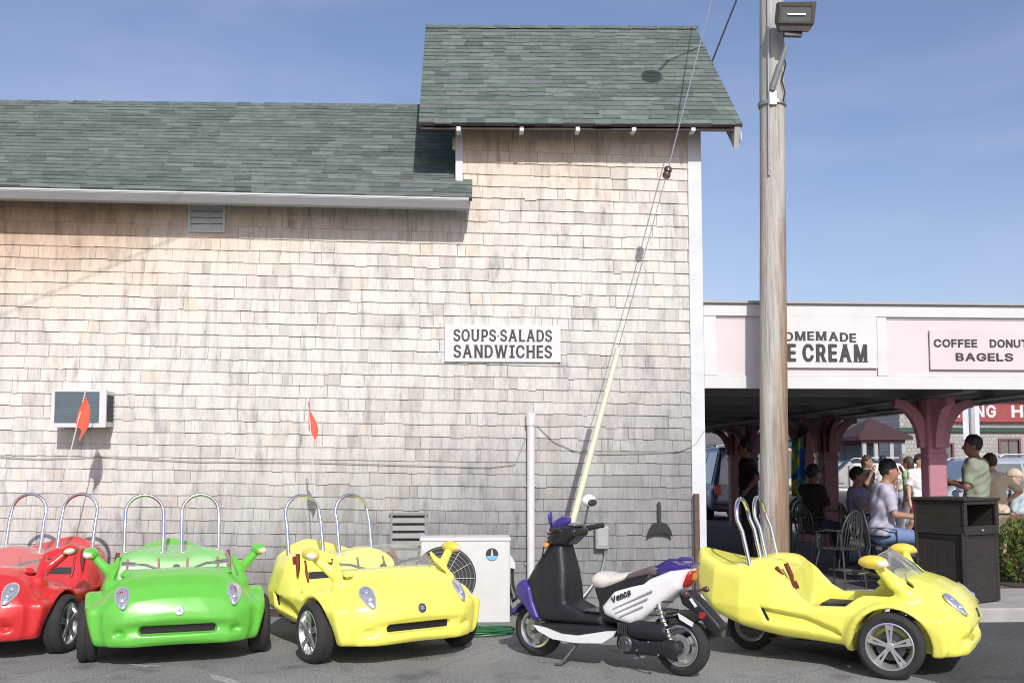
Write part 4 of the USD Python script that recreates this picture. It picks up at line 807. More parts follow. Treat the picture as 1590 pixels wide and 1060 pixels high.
# lettering on the white panel, and grooves
tw, w_ = text_shape('Venca', .045)
sd = unit((-.385, 0, .175)); upv = np.array([.415, 0, .91])
for g in tw:
    m = extr(affinity.skew(g, xs=14), .004); m.vertices[:, 0] *= .9; T = frame_T(np.array([.490, .1665, .500]), sd, upv, np.cross(sd, upv)); obj('letter', moved(m, T), M['letter'], wp)
for (xa, za, xb, zb) in ((.49, .455, .16, .615), (.47, .425, .20, .555), (.43, .405, .24, .495)):
    obj('groove', tube([(xa, .163, za), (xb, .152, zb)], .0065, 6), M['gutter'], wp, 40)
obj('tail_cowl', prof_solid([(.21, .715), (.15, .785), (.06, .83), (-.02, .81), (-.125, .825), (-.105, .785), (-.01, .755)], .095, .02, .010), M['purple'], sc, True)
obj('grab_rail', tube([(.16, .09, .78), (.05, .09, .840), (-.05, .075, .845), (-.085, 0, .845), (-.05, -.075, .845), (.05, -.09, .840), (.16, -.09, .78)], .010, 8), M['purple'], sc, 40)
obj('seat', prof_solid([(.757, .63), (.735, .68), (.69, .71), (.55, .705), (.40, .72), (.36, .715), (.44, .645), (.53, .60), (.62, .572), (.70, .58)], .14, .045, taper=lambda x, z: np.clip(1.2 - (x - .4) * .9, .6, 1)), M['cream'], sc, True)
obj('rear_seat', prof_solid([(.41, .715), (.30, .755), (.20, .79), (.13, .785), (.17, .72), (.32, .685), (.45, .65)], .125, .03), M['brownseat'], sc, True)
tl = obj('tail_light', prof_solid([(-.005, .655), (-.055, .76), (-.115, .765), (-.105, .70), (-.055, .64)], .070, .02, .009), M['taillight'], sc, True)
md = obj('rear_mudguard', prof_solid([(0, .60), (-.07, .625), (-.17, .55), (-.325, .405), (-.335, .37), (-.285, .32), (-.25, .345), (-.15, .455), (-.03, .52)], .065, .012, .010), M['black'], sc, True)
obj('reflector', lathe([(0, -.006), (.024, -.006), (.024, .006), (0, .006)], 20, 'y'), M['taillight'], md, 40, loc=(-.20, .072, .46))
obj('plate_bracket', hull([(x, y, z) for x, z in ((-.005, .46), (-.02, .415), (-.13, .40), (-.12, .37)) for y in (.064, .078)]), M['scwhite'], md)
obj('strap', hull([(x, y, z) for x, z in ((-.10, .565), (-.115, .575), (-.16, .52), (-.145, .51)) for y in (.066, .076)]), M['scwhite'], md)
for s in (-1, 1):
    st = obj('rear_indicator', tube([(-.06, s * .08, .60), (-.10, s * .15, .615)], .009, 6), M['black'], sc, 40); obj('lamp', ell((-.115, s * .165, .615), (.028, .020, .023), 2), M['porcelain'], st, True)
obj('fender_hugger', xz([(WR * 1.13 * math.cos(a), WR + WR * 1.13 * math.sin(a)) for a in np.linspace(.6, 2.2, 12)] + [(WR * 1.06 * math.cos(a), WR + WR * 1.06 * math.sin(a)) for a in np.linspace(2.2, .6, 12)], -.07, .07), M['black'], sc, 30)
en = obj('engine', cat_([prof_solid([(.46, .30), (.50, .20), (.44, .12), (.34, .12), (.02, .12), (-.07, .17), (-.06, .25), (.05, .30), (.25, .25), (.38, .33)], .05, .02, .010)]), M['blackpaint'], sc, True)
en2 = moved(en_m := prof_solid([(.48, .26), (.49, .18), (.42, .125), (.30, .135), (.08, .14), (-.05, .18), (-.03, .25), (.08, .275), (.28, .24), (.40, .29)], .045, .015, .010), trimesh.transformations.translation_matrix([0, .095, 0])); obj('belt_case', en2, M['black'], en, True)
obj('case_disc', lathe([(0, -.01), (.055, -.01), (.06, 0), (.05, .012), (.03, .012), (.025, .018), (0, .018)], 28, 'y'), M['darksteel'], en, 40, loc=(.40, .145, .205))
obj('case_disc', lathe([(0, -.01), (.065, -.01), (.07, 0), (.05, .014), (0, .016)], 28, 'y'), M['blackpaint'], en, 40, loc=(.02, .145, .205))
for k in range(7): obj('cooling_fin', bx((.36 + .018 * k, .06, .315), (.006, .15, .09), .002), M['darksteel'], en)
obj('air_filter', moved(lathe([(0, -.16), (.05, -.16), (.068, -.13), (.068, .10), (.055, .14), (0, .14)], 24, 'x'), trimesh.transformations.translation_matrix([.22, .105, .315])), M['black'], sc, 40)
obj('exhaust', tube([(.45, -.10, .22), (.30, -.14, .17), (.16, -.15, .22), (-.02, -.15, .27), (-.25, -.15, .33)], [.016, .016, .03, .058, .05], 16), M['darksteel'], sc, 40)
obj('shock_absorber', tube([(.04, .10, .26), (.11, .10, .42), (.14, .10, .52)], .018, 10), M['steel'], sc, 40)
sp_pts = [(.045 + .095 * u + .028 * math.cos(u * 2 * PI * 8), .10 + .028 * math.sin(u * 2 * PI * 8), .28 + .21 * u) for u in np.linspace(0, 1, 90)]
obj('shock_spring', tube(sp_pts, .005, 5), M['chrome'], sc, 40)
for zz_ in (.44, .49, .54): obj('frame_tube', tube([(.02, .10, zz_), (.22, .10, zz_ - .01)], .008, 6), M['darksteel'], sc, 40)
for k, y_ in enumerate((.05, -.04)): obj('control_cable', tube([(.99, y_, 1.0), (1.10, y_ * 1.6, .98), (1.17, y_ * 2, .88), (1.19, y_ * 2.2, .74), (1.22, y_ * 2, .55), (1.25, y_ * 1.9, .34)], .006, 6), M['cable'], sc, 40)
for a_ in range(6): obj('bolt', lathe([(0, 0), (.007, 0), (.007, .006), (0, .008)], 8, 'y'), M['steel'], en, 40, loc=(.40 + .048 * math.cos(a_), .150, .205 + .048 * math.sin(a_)))
for (x_, z_) in ((.30, .17), (.20, .24), (.12, .155), (-.02, .24)): obj('bolt', lathe([(0, 0), (.007, 0), (.007, .006), (0, .008)], 8, 'y'), M['steel'], en, 40, loc=(x_, .141, z_))
obj('side_stand', tube([(.80, .13, .20), (.86, .19, .10), (.91, .25, .012), (.955, .262, .010)], [.013, .012, .012, .009], 8), M['darksteel'], sc, 40)
obj('centre_stand', tube([(.34, .10, .15), (.26, .12, .07), (.17, .13, .05), (.15, .13, .10)], .010, 8), M['darksteel'], sc, 40)

# ------------------------------------------------------------------ things on and by the wall
a, b = at(652, 968, WALL - .55), at(792, 835, WALL - .55)
ac = thing('air_conditioner', 'large white outdoor air conditioner with round fan grille beside the yellow car', 'air conditioner')
ya, yb = WALL - .55, WALL - .20
obj('cabinet', span((a[0], ya, a[2]), (b[0], yb, b[2]), .012), M['acwhite'], ac)
obj('top_lid', span((a[0] - .008, ya - .010, b[2] - .028), (b[0] + .008, yb + .006, b[2] + .008), .006), M['white'], ac)
fc = at(690, 897, ya); fr = 46 * ya / F
fg = obj('fan_opening', lathe([(0, -.002), (fr, -.002), (fr + .008, -.008), (fr + .016, 0.0), (fr, .002), (0, .002)], 48, 'y'), M['darkgrille'], ac, 40, loc=(fc[0], ya - .003, fc[2]))
for k in range(8): obj('guard_ring', tube([(fr * (k + 1) / 8 * math.cos(t), 0, fr * (k + 1) / 8 * math.sin(t)) for t in np.linspace(0, 2 * PI, 41)[:-1]], .0022, 5, True), M['gutter'], fg, 40, loc=(0, -.016, 0))
for k in range(12): obj('guard_spoke', tube([(fr * .1 * math.cos(t := k * PI / 6), 0, fr * .1 * math.sin(t)), (fr * math.cos(t), 0, fr * math.sin(t))], .003, 5), M['acwhite'], fg, 40, loc=(0, -.020, 0))
bd = at(764, 860, ya); rb = 9.5 * ya / F
bg = obj('badge', lathe([(0, -.003), (rb, -.003), (rb, .003), (0, .003)], 30, 'y'), M['letter'], ac, 40, loc=(bd[0], ya - .004, bd[2]))
obj('badge_lower', xz([(rb * .96 * math.cos(t), rb * .96 * math.sin(t)) for t in np.linspace(PI + .25, 2 * PI - .25, 16)], -.006, -.0035), M['bluea'], bg)
obj('badge_stroke', xz([(-.004, rb * .8), (.004, rb * .8), (.012, -rb * .2), (-.012, -rb * .2)], -.008, -.0062), M['white'], bg)
vc = at(797, 872, WALL - .4); obj('valve_cover', hull([(b[0] + x, WALL - .42 + y, vc[2] + z) for x, z in ((0.0, .09), (0.0, -.05), (.055, -.06), (.055, 0.0)) for y in (-.05, .05)]), M['acwhite'], ac)
obj('refrigerant_line', tube([(b[0] + .03, WALL - .42, vc[2] - .05), (b[0] + .035, WALL - .40, .35), (b[0] + .08, WALL - .36, .22), (b[0] + .05, WALL - .2, .16), (b[0] + .02, WALL - .03, .3)], .014, 8), M['cable'], ac, 40)
obj('refrigerant_line', tube([(b[0] + .02, WALL - .36, vc[2] - .05), (b[0] + .05, WALL - .35, .40), (b[0] + .14, WALL - .3, .16), (b[0] + .10, WALL - .15, .12)], .009, 8), M['palecable'], ac, 40)
for x in (a[0] + .12, b[0] - .16): obj('foot', span((x, ya - .01, a[2] - .04), (x + .07, yb + .02, a[2] - .001), .004), M['darksteel'], ac)
pz = a[2] - .041
pad = thing('concrete_pad', 'low concrete pad under the white air conditioner', 'concrete pad'); obj('slab', span((a[0] - .10, WALL - .78, -.02), (b[0] + .12, WALL - .16, pz), .012), M['concrete'], pad)
hp = []
hcx = at(752, 987, 9.55)
for i in range(150):
    t = i / 149 * 2 * PI * 3; r_ = .24 + .014 * math.sin(i * .21) + .01 * (i // 50)
    hp.append((hcx[0] + r_ * math.cos(t), 9.50 + .15 * math.sin(t) + .01 * math.sin(i * .3), .014 + .018 * (i // 50) + .004 * math.sin(i * .5)))
hp += [(hcx[0] + .45, 9.45, .014), (hcx[0] + .8, 9.25, .012), (hcx[0] + 1.05, 9.5, .012), (hcx[0] + 1.3, 9.8, .012)]
hs_ = thing('garden_hose', 'green garden hose coiled on the asphalt before the air conditioner', 'hose'); obj('hose', tube(hp, .010, 7), M['hose'], hs_, 40)

# window air conditioner
a, b = at(79, 663, WALL - .29), at(166, 604, WALL - .29)
wa = thing('window_air_conditioner', 'small white window air conditioner set in the shingle wall at the left', 'air conditioner')
yf = WALL - .29
obj('casing', cat_([span((a[0] + .02, yf + .012, a[2] + .01), (b[0] - .012, WALL, b[2] - .01), .006)]), M['acwhite'], wa)
fm = xz(sbox(a[0], a[2], b[0], b[2]).difference(sbox(a[0] + .032, a[2] + .04, b[0] - .065, b[2] - .028)), yf - .012, yf + .011); obj('front_frame', fm, M['white'], wa)
gp = obj('front_grille', span((a[0] + .032, yf, a[2] + .04), (b[0] - .065, yf + .006, b[2] - .028)), M['acgrey'], wa)
for k in range(14):
    z = a[2] + .05 + k * (b[2] - a[2] - .08) / 14; obj('grille_fin', span((a[0] + .034, yf - .005, z), (b[0] - .067, yf - .0005, z + .008)), M['acgrey'], gp)
sv_ = obj('side_louvre', span((b[0] - .0115, yf + .06, a[2] + .06), (b[0] - .009, WALL - .05, b[2] - .05)), M['darkgrille'], wa)
for k in range(6): obj('louvre_slat', span((b[0] - .0085, yf + .065, a[2] + .075 + k * .045), (b[0] - .001, WALL - .055, a[2] + .085 + k * .045)), M['darkgrille'], sv_)
# white vent pipe
pa, pb_ = at(824, 900, WALL - .05), at(824, 641, WALL - .05)
vp = thing('vent_pipe', 'white plastic pipe with cap rising up the shingle wall behind the scooter', 'pipe')
obj('pipe', tube([(pa[0], WALL - .062, .02), (pb_[0], WALL - .062, pb_[2] - .10)], .040, 20), M['pvc'], vp, 40)
obj('cap', lathe([(0, .13), (.045, .13), (.052, .12), (.052, .02), (.048, 0), (.041, 0), (.041, .01), (0, .01)], 24), M['pvc'], vp, 40, loc=(pb_[0], WALL - .062, pb_[2] - .13))
for z in (.5, 1.3): obj('strap', span((pa[0] - .06, WALL - .03, z), (pa[0] + .06, WALL - .014, z + .03), .003), M['steel'], vp)
# electric box with conduit
a, b = at(925, 852, WALL - .1), at(946, 815, WALL - .1)
eb = thing('electric_box', 'small grey electric box on the shingle wall above the scooter seat', 'electric box')
obj('box', span((a[0], WALL - .10, a[2]), (b[0], WALL - .012, b[2]), .008), M['steel'], eb); obj('cover', span((a[0] + .02, WALL - .108, a[2] + .03), (b[0] - .02, WALL - .1005, b[2] - .02), .004), M['gutter'], eb)
obj('conduit', tube([at(940, 853, WALL - .05), at(940, 862, WALL - .05), at(935, 885, WALL - .06), at(915, 915, WALL - .10), at(900, 933, WALL - .15)], .013, 8), M['steel'], eb, 40)
# dustpan hung on the wall
dp = thing('dustpan', 'dark long-handled dustpan hanging on the shingle wall', 'dustpan'); c = at(1024, 822, WALL - .04); k = WALL / F
obj('pan', xz(Polygon([(-20 * k, -11 * k), (-17 * k, 0), (-11 * k, 9 * k), (0, 13 * k), (11 * k, 9 * k), (17 * k, 0), (20 * k, -11 * k), (14 * k, -7 * k), (6 * k, -5 * k), (-6 * k, -5 * k), (-14 * k, -7 * k)]), c[1] - .03, c[1]), M['black'], dp).GetAttribute('points')
dpp = stage.GetPrimAtPath('/World/dustpan/pan'); UsdGeom.Xformable(dpp).AddTranslateOp().Set(Gf.Vec3d(c[0], 0, c[2]))
obj('handle', tube([c + [0, -.02, 11 * k], c + [0, -.02, 22 * k], c + [-.002, -.01, 43 * k]], [.012, .018, .016], 8), M['darksteel'], dp, 40)
# brown standpipe beside the corner board
a, b = at(1082, 870, WALL - .06), at(1082, 766, WALL - .06)
bp = thing('brown_standpipe', 'narrow rusty brown upright standing against the white corner board', 'post'); obj('upright', span((a[0] - .028, WALL - .10, .0), (a[0] + .028, WALL - .045, b[2]), .006), M['brownpost'], bp)
# cables along the wall
cb = thing('wall_cable', 'thin pale cable sagging along the shingle wall from the vent pipe to the corner', 'cable')
obj('strand', tube([at(*p, WALL - .03) for p in ((835, 660), (846, 672), (862, 686), (890, 699), (930, 704), (1000, 703), (1055, 700), (1080, 690), (1094, 668))], .0042, 6), M['palecable'], cb, 40)
cb2 = thing('wall_cable', 'long pale cable running low along the shingle wall behind the cars', 'cable')
obj('strand', tube([at(*p, WALL - .03) for p in ((-40, 706), (60, 712), (160, 708), (300, 716), (480, 717), (640, 722), (760, 725), (800, 720), (808, 700), (816, 680))], .0045, 6), M['palecable'], cb2, 40)
# ------------------------------------------------------------------ people
SKIN = {k: plain('skin_' + k, c, .55, var=.08, subsurface_weight=.0) for k, c in dict(light=(.50, .30, .22), tan=(.34, .185, .12), dark=(.20, .105, .07)).items()}
HAIR = {k: plain('hair_' + k, c, .6, var=.3, scale=40) for k, c in dict(black=(.012, .010, .010), brown=(.055, .032, .02), grey=(.22, .21, .20)).items()}
CLOTH = {k: plain('cloth_' + k, c, .9, var=.14, scale=8, bump=.25, bscale=25) for k, c in dict(sage=(.22, .25, .185), tan=(.52, .44, .31), lavender=(.42, .40, .50), denim=(.15, .22, .40), black=(.014, .013, .015), white=(.68, .68, .68), lime=(.34, .50, .24),
         purple=(.22, .17, .28), navy=(.04, .05, .10), khaki=(.30, .25, .17), paleblue=(.42, .50, .54), red=(.40, .05, .06), grey=(.18, .18, .19)).items()}
SHOE = plain('dark_shoe', (.03, .022, .018), .6)
def person(label, loc, yaw, pose='stand', hgt=1.74, shirt='white', legs='denim', skin='tan', hair='black', arms=None, shorts=False, lean=0.0, headturn=0.0, cap=None, h=.015, group=None, seat=.45, sleeve=.85, stride=0.0, female=False, torso_turn=0.0, bulk=1.0):
    s = hgt / 1.74; t = thing('person', label, 'person', loc, yaw, group)
    J = {}
    hipz = .93 if pose == 'stand' else seat + .10
    tl = np.array([math.sin(lean), 0, math.cos(lean)])
    J['pel'] = np.array([0, 0, hipz + .02]); J['chest'] = J['pel'] + tl * .32; J['neck'] = J['pel'] + tl * .53; hd = J['neck'] + tl * .10 + np.array([.03 + .02 * (lean > 0), 0, .07])
    sh = .185 if not female else .165
    for k, sd in (('L', 1), ('R', -1)):
        J['hip' + k] = np.array([0, sd * .085, hipz])
        if pose == 'stand':
            st = stride * sd
            J['kn' + k] = J['hip' + k] + np.array([math.sin(st) * .43 + .02, sd * .01, -math.cos(st) * .43]); J['an' + k] = J['kn' + k] + np.array([math.sin(st - max(-st, 0) * 1.2) * .42 - .02, 0, -math.cos(st - max(-st, 0) * 1.2) * .42])
            if not stride: J['an' + k][2] = .085
        else:
            J['kn' + k] = np.array([.43, sd * (.11 + .05), seat + .06]); J['an' + k] = np.array([.47 + .06 * sd, sd * .15, .085])
        J['sh' + k] = J['neck'] + np.array([-.01, sd * sh, -.055])
        a = (arms or {}).get(k, 'down')
        if a == 'down': el, wr = np.array([-.03, sd * .06, -.27]), np.array([.05, sd * .02, -.25])
        elif a == 'hip': el, wr = np.array([-.10, sd * .22, -.19]), np.array([.13, -sd * .15, -.17])
        elif a == 'fold': el, wr = np.array([.06, sd * .07, -.26]), np.array([.20, -sd * .16, .04])
        elif a == 'lap': el, wr = np.array([.08, sd * .06, -.26]), np.array([.24, -sd * .03, -.03])
        elif a == 'raise': el, wr = np.array([.16, sd * .10, -.18]), np.array([.10, -sd * .04, .24])
        elif a == 'table': el, wr = np.array([.17, sd * .08, -.21]), np.array([.23, -sd * .02, .05])
        J['el' + k] = J['sh' + k] + el; J['wr' + k] = J['el' + k] + wr
    def limb(x, y, z, a, b, ra, rb): return cone_sd(x, y, z, J[a], J[b], ra, rb)
    def torso(x, y, z, g=0.0):
        d = smin(ell_sd(x, y, z, J['pel'] + [0, 0, .02], (.115 * bulk + g, .165 * bulk + g, .15 + g)), ell_sd(x, y, z, J['chest'] + tl * .02, (.115 * bulk + g, .175 * bulk + g, .24 + g)), .12)
        d = smin(d, cone_sd(x, y, z, J['shL'], J['shR'], .062 + g, .062 + g), .09)
        return d
    ch, sh_ = math.cos(headturn), math.sin(headturn)
    def head(x, y, z):
        px, py, pz = x - hd[0], y - hd[1], z - hd[2]; X, Y, Z = px * ch + py * sh_, -px * sh_ + py * ch, pz
        d = smin(ell_sd(X, Y, Z, (-.01, 0, .03), (.098, .076, .105)), ell_sd(X, Y, Z, (.025, 0, -.045), (.068, .056, .075)), .05)
        d = smin(d, cone_sd(X, Y, Z, (.088, 0, .012), (.112, 0, -.022), .010, .015), .02)
        d = smin(d, cone_sd(X, Y, Z, (.078, -.018, -.058), (.078, .018, -.058), .010, .010), .012)
        for e in (-1, 1):
            d = smin(d, ell_sd(X, Y, Z, (-.005, e * .078, -.005), (.022, .010, .032)), .01)
            d = smax(d, -ell_sd(X, Y, Z, (.100, e * .032, .018), (.018, .020, .012)), .015)
        return d
    def hand(x, y, z, k):
        w = J['wr' + k]; dv = w - J['el' + k]; dv = dv / np.linalg.norm(dv); sd = 1 if k == 'L' else -1
        sidev = np.cross(dv, [0, sd, 0.2]); sidev /= np.linalg.norm(sidev); c = w + dv * .075
        d = cone_sd(x, y, z, w + dv * .01, c, .026, .034)
        for i in range(4):
            o = sidev * (.026 - .0175 * i); b = c + o + dv * .015; L = (.062, .07, .066, .052)[i]; m = b + dv * L * .55; e = m + dv * L * .4 + np.cross(sidev, dv) * .018
            d = smin(d, np.minimum(cone_sd(x, y, z, b, m, .0095, .009), cone_sd(x, y, z, m, e, .009, .0075)), .008)
        th = w + dv * .035 + sidev * .028; d = smin(d, cone_sd(x, y, z, th, th + dv * .05 + sidev * .025, .012, .009), .012)
        return d
    def skin_f(x, y, z):
        d = torso(x, y, z, -.012); d = smin(d, cone_sd(x, y, z, J['neck'] - tl * .03, hd - [0.01, 0, .03], .058, .050), .05); d = smin(d, head(x, y, z), .03)
        for k in 'LR':
            d = smin(d, smin(limb(x, y, z, 'sh' + k, 'el' + k, .048, .040), limb(x, y, z, 'el' + k, 'wr' + k, .040, .026), .02), .04)
            d = smin(d, hand(x, y, z, k), .015)
            d = smin(d, smin(limb(x, y, z, 'hip' + k, 'kn' + k, .082, .054), limb(x, y, z, 'kn' + k, 'an' + k, .054, .036), .03), .04)
            a = J['an' + k]; d = smin(d, cone_sd(x, y, z, a + [-.03, 0, -.045], a + [.12, 0, -.055], .034, .028), .03)
        return d
    pts = np.array(list(J.values()) + [hd]); lo, hi = pts.min(0) - .24, pts.max(0) + .24; lo[2] = max(lo[2], -.02)
    body = obj('body', nets(skin_f, lo, hi, h), SKIN[skin], t, True)
    for e in (-1, 1):
        ex_, ey_ = .086 * ch - e * .032 * sh_, .086 * sh_ + e * .032 * ch
        obj('eye', ell(hd + [ex_, ey_, .016], (.010, .011, .007), 1), HAIR['black'], body, True); obj('eyebrow', ell(hd + [ex_ * 1.03, ey_ * 1.03, .036], (.010, .018, .005), 1), HAIR[hair], body, True)
    def shirt_f(x, y, z):
        wob = .007 * np.sin(23 * z + 9 * y + 3 * np.sin(14 * x)) + .005 * np.sin(37 * x - 21 * z + 2 * np.sin(19 * y)) + .004 * np.sin(61 * z + 33 * y)
        d = torso(x, y, z, .016 + 0) + wob
        for k in 'LR':
            e = J['sh' + k] * (1 - sleeve) + J['el' + k] * sleeve; sl = cone_sd(x, y, z, J['sh' + k], J['sh' + k] * .02 + (J['sh' + k] * (1 - 1.2 * sleeve) + J['el' + k] * 1.2 * sleeve) * .98, .064, .062) + wob * .6
            dv = unit(J['el' + k] - J['sh' + k]); sl = np.maximum(sl, (x - e[0]) * dv[0] + (y - e[1]) * dv[1] + (z - e[2]) * dv[2]); d = smin(d, sl, .04)
        d = np.maximum(d, (hipz - .06) - z)
        n_ = J['neck'] + np.array([0, 0, .035]); d = np.maximum(d, (x - n_[0]) * tl[0] + (z - n_[2]) * tl[2] - .0)
        return d
    obj('shirt', nets(shirt_f, lo, hi, h), CLOTH[shirt], t, True)
    obj('belt', tube([J['pel'] + [(.135 * bulk) * math.cos(a), (.183 * bulk) * math.sin(a), -.035] for a in np.linspace(0, 2 * PI, 25)[:-1]], .012, 6, True), M['blackpaint'], t, 40)
    def legs_f(x, y, z):
        wob = .005 * np.sin(27 * z + 13 * y)
        d = ell_sd(x, y, z, J['pel'] + [0, 0, -.01], (.125, .168, .15))
        for k in 'LR':
            d = smin(d, limb(x, y, z, 'hip' + k, 'kn' + k, .098, .072) + wob, .05)
            if not shorts: d = smin(d, limb(x, y, z, 'kn' + k, 'an' + k, .070, .058) + wob, .03)
        d = np.maximum(d, z - hipz - .10)
        d = np.maximum(d, .07 - z)
        if shorts and pose == 'stand': d = np.maximum(d, (J['knL'][2] + .06) - z)
        return d
    obj('shorts' if shorts else 'trousers', nets(legs_f, lo, hi, h), CLOTH[legs], t, True)
    def hair_f(x, y, z):
        px, py, pz = x - hd[0], y - hd[1], z - hd[2]; X, Y, Z = px * ch + py * sh_, -px * sh_ + py * ch, pz
        d = ell_sd(X, Y, Z, (-.018, 0, .038), (.108, .088, .112)) + .006 * np.sin(75 * X + 40 * Z) * np.sin(70 * Y + 20 * X) + .003 * np.sin(150 * Z + 90 * X)
        if female: d = smin(d, ell_sd(X, Y, Z, (-.06, 0, -.06), (.06, .075, .13)), .05)
        return np.maximum(d, np.maximum(np.minimum(X * .9 - Z * 1.0 - .008, X + .012) + .010 * np.sin(70 * Y) * np.sin(60 * Z + 1), (-.16 if female else -.062) - Z + .012 * np.sin(80 * Y + 40 * X)))
    if cap is None: obj('hair', nets(hair_f, hd - .2, hd + .2, min(h, .012)), HAIR[hair], body, True)
    else:
        def cap_f(x, y, z):
            px, py, pz = x - hd[0], y - hd[1], z - hd[2]; X, Y, Z = px * ch + py * sh_, -px * sh_ + py * ch, pz
            return np.minimum(np.maximum(ell_sd(X, Y, Z, (-.012, 0, .04), (.112, .092, .112)), .035 - Z), np.maximum(ell_sd(X, Y, Z, (.10, 0, .042), (.10, .075, .016)), .02 - X))
        obj('cap', nets(cap_f, hd - .22, hd + .22, .012), CLOTH[cap], body, True)
    for k in 'LR':
        a = J['an' + k]
        def shoe_f(x, y, z): return np.maximum(smin(cone_sd(x, y, z, a + [-.04, 0, -.04], a + [.13, 0, -.05], .043, .036), cone_sd(x, y, z, a + [-.02, 0, -.03], a + [-.01, 0, .01], .044, .044), .03), (a[2] - .084) - z)
        obj('shoe', nets(shoe_f, a - .14, a + .22, .014), SHOE, t, True)
    if s != 1.0: UsdGeom.Xformable(t).AddScaleOp().Set(Gf.Vec3f(s, s, s))
    return t
def pat(px, Y, z=SW): q = at(px, 760, Y); return (q[0], Y, z)
def chair(label, loc, yaw):
    t = thing('cafe_chair', label, 'chair', loc, yaw, 'wrought metal chairs on the patio')
    obj('seat', lathe([(0, .445), (.19, .445), (.20, .452), (.19, .46), (0, .46)], 24), M['darksteel'], t, 40)
    for sx, sy in ((1, 1), (1, -1), (-1, 1), (-1, -1)): obj('leg', tube([(sx * .15, sy * .15, .445), (sx * .19, sy * .19, .22), (sx * .21, sy * .21, .0)], .011, 8), M['darksteel'], t, 40)
    bk = [(-.17 - .05 * math.sin(a) , .20 * math.cos(a), .62 + .26 * math.sin(a)) for a in np.linspace(0, PI, 13)]
    obj('back_frame', tube([(-.15, .18, .45)] + bk + [(-.15, -.18, .45)], .012, 8), M['darksteel'], t, 40)
    for k in range(-3, 4):
        y = k * .05; obj('back_bar', tube([(-.16, y, .46), (-.20, y * 1.05, .66), (-.215, y * .85, .62 + .26 * math.sqrt(max(0, 1 - (k * .05 / .2) ** 2)))], .006, 6), M['darksteel'], t, 40)
    obj('back_ring', tube([(-.205, .08 * math.cos(a), .68 + .08 * math.sin(a)) for a in np.linspace(0, 2 * PI, 21)[:-1]], .006, 6, True), M['darksteel'], t, 40)
    for s in (-1, 1): obj('arm', tube([(-.19, s * .19, .66), (0, s * .24, .67), (.14, s * .22, .64), (.15, s * .19, .46)], .010, 8), M['darksteel'], t, 40)
def table(label, loc):
    t = thing('cafe_table', label, 'table', loc, 0, 'round dark tables on the patio')
    obj('tabletop', lathe([(0, .70), (.42, .70), (.43, .715), (.42, .73), (0, .73)], 32), M['darksteel'], t, 40); obj('pedestal', tube([(0, 0, .05), (0, 0, .70)], .035, 12), M['darksteel'], t, 40)
    for k in range(3): a = k * 2 * PI / 3; obj('foot', tube([(0, 0, .12), (.15 * math.cos(a), .15 * math.sin(a), .08), (.30 * math.cos(a), .30 * math.sin(a), .012)], .016, 8), M['darksteel'], t, 40)
p = pat(1300, 11.55); chair('dark wrought metal chair standing empty behind the right yellow car', p, 2.2)
p = pat(1366, 12.0); chair('metal chair under the seated man in the lavender shirt', p, -.25)
person('seated man in lavender shirt and jeans, seen from behind by the dark bin', (p[0], p[1], SW), -.25, 'sit', 1.78, 'lavender', 'denim', 'tan', 'black', {'L': 'lap', 'R': 'lap'}, lean=.10, h=.0125, seat=.47, bulk=1.15)
p = pat(1330, 13.6); chair('metal chair under the person in the dusky purple shirt', p, -.6)
person('seated person in dusky purple shirt behind the man in lavender', p, -.6, 'sit', 1.66, 'purple', 'grey', 'tan', 'black', {'L': 'table', 'R': 'table'}, seat=.47)
p = pat(1262, 14.2); chair('metal chair under the dark clothed person right of the utility pole', p, .3)
person('seated dark clothed person in the shade just right of the utility pole', p, .3, 'sit', 1.70, 'black', 'navy', 'dark', 'black', {'L': 'table', 'R': 'lap'}, seat=.47)
table('round dark patio table before the seated person in purple', pat(1352, 14.2)); table('round dark patio table beside the dark clothed sitter', pat(1225, 14.4))
p = pat(1161, 14.4); person('standing man in black with hand on hip left of the utility pole', p, 2.9, 'stand', 1.70, 'black', 'black', 'dark', 'black', {'L': 'hip', 'R': 'hip'}, h=.014)
p = pat(1516, 11.9); person('standing dark haired man in sage green shirt behind the dark bin', p, 2.45, 'stand', 1.70, 'sage', 'khaki', 'dark', 'black', {'L': 'fold', 'R': 'fold'}, headturn=.35, h=.0125, bulk=1.22)
p = pat(1548, 12.6); person('person in tan shirt and shorts with hand on hip beside the man in sage', p, 1.9, 'stand', 1.50, 'tan', 'khaki', 'light', 'brown', {'L': 'hip', 'R': 'hip'}, shorts=True, lean=.12)
p = pat(1578, 13.3); person('seated person in pale blue shirt and tan cap by the right edge', p, 2.6, 'sit', 1.66, 'paleblue', 'khaki', 'light', 'brown', {'L': 'lap', 'R': 'lap'}, cap='tan', seat=.44); 
bn = thing('bench', 'low wooden bench under the person in the tan cap', 'bench', p, 2.6)
for k in range(3): obj('seat_slat', bx((.10 - .12 * k, 0, .40), (.11, 1.2, .035), .006), M['railwood'], bn)
for sx in (-1, 1): obj('leg', bx((0, sx * .5, .19), (.34, .06, .38), .006), M['railwood'], bn)
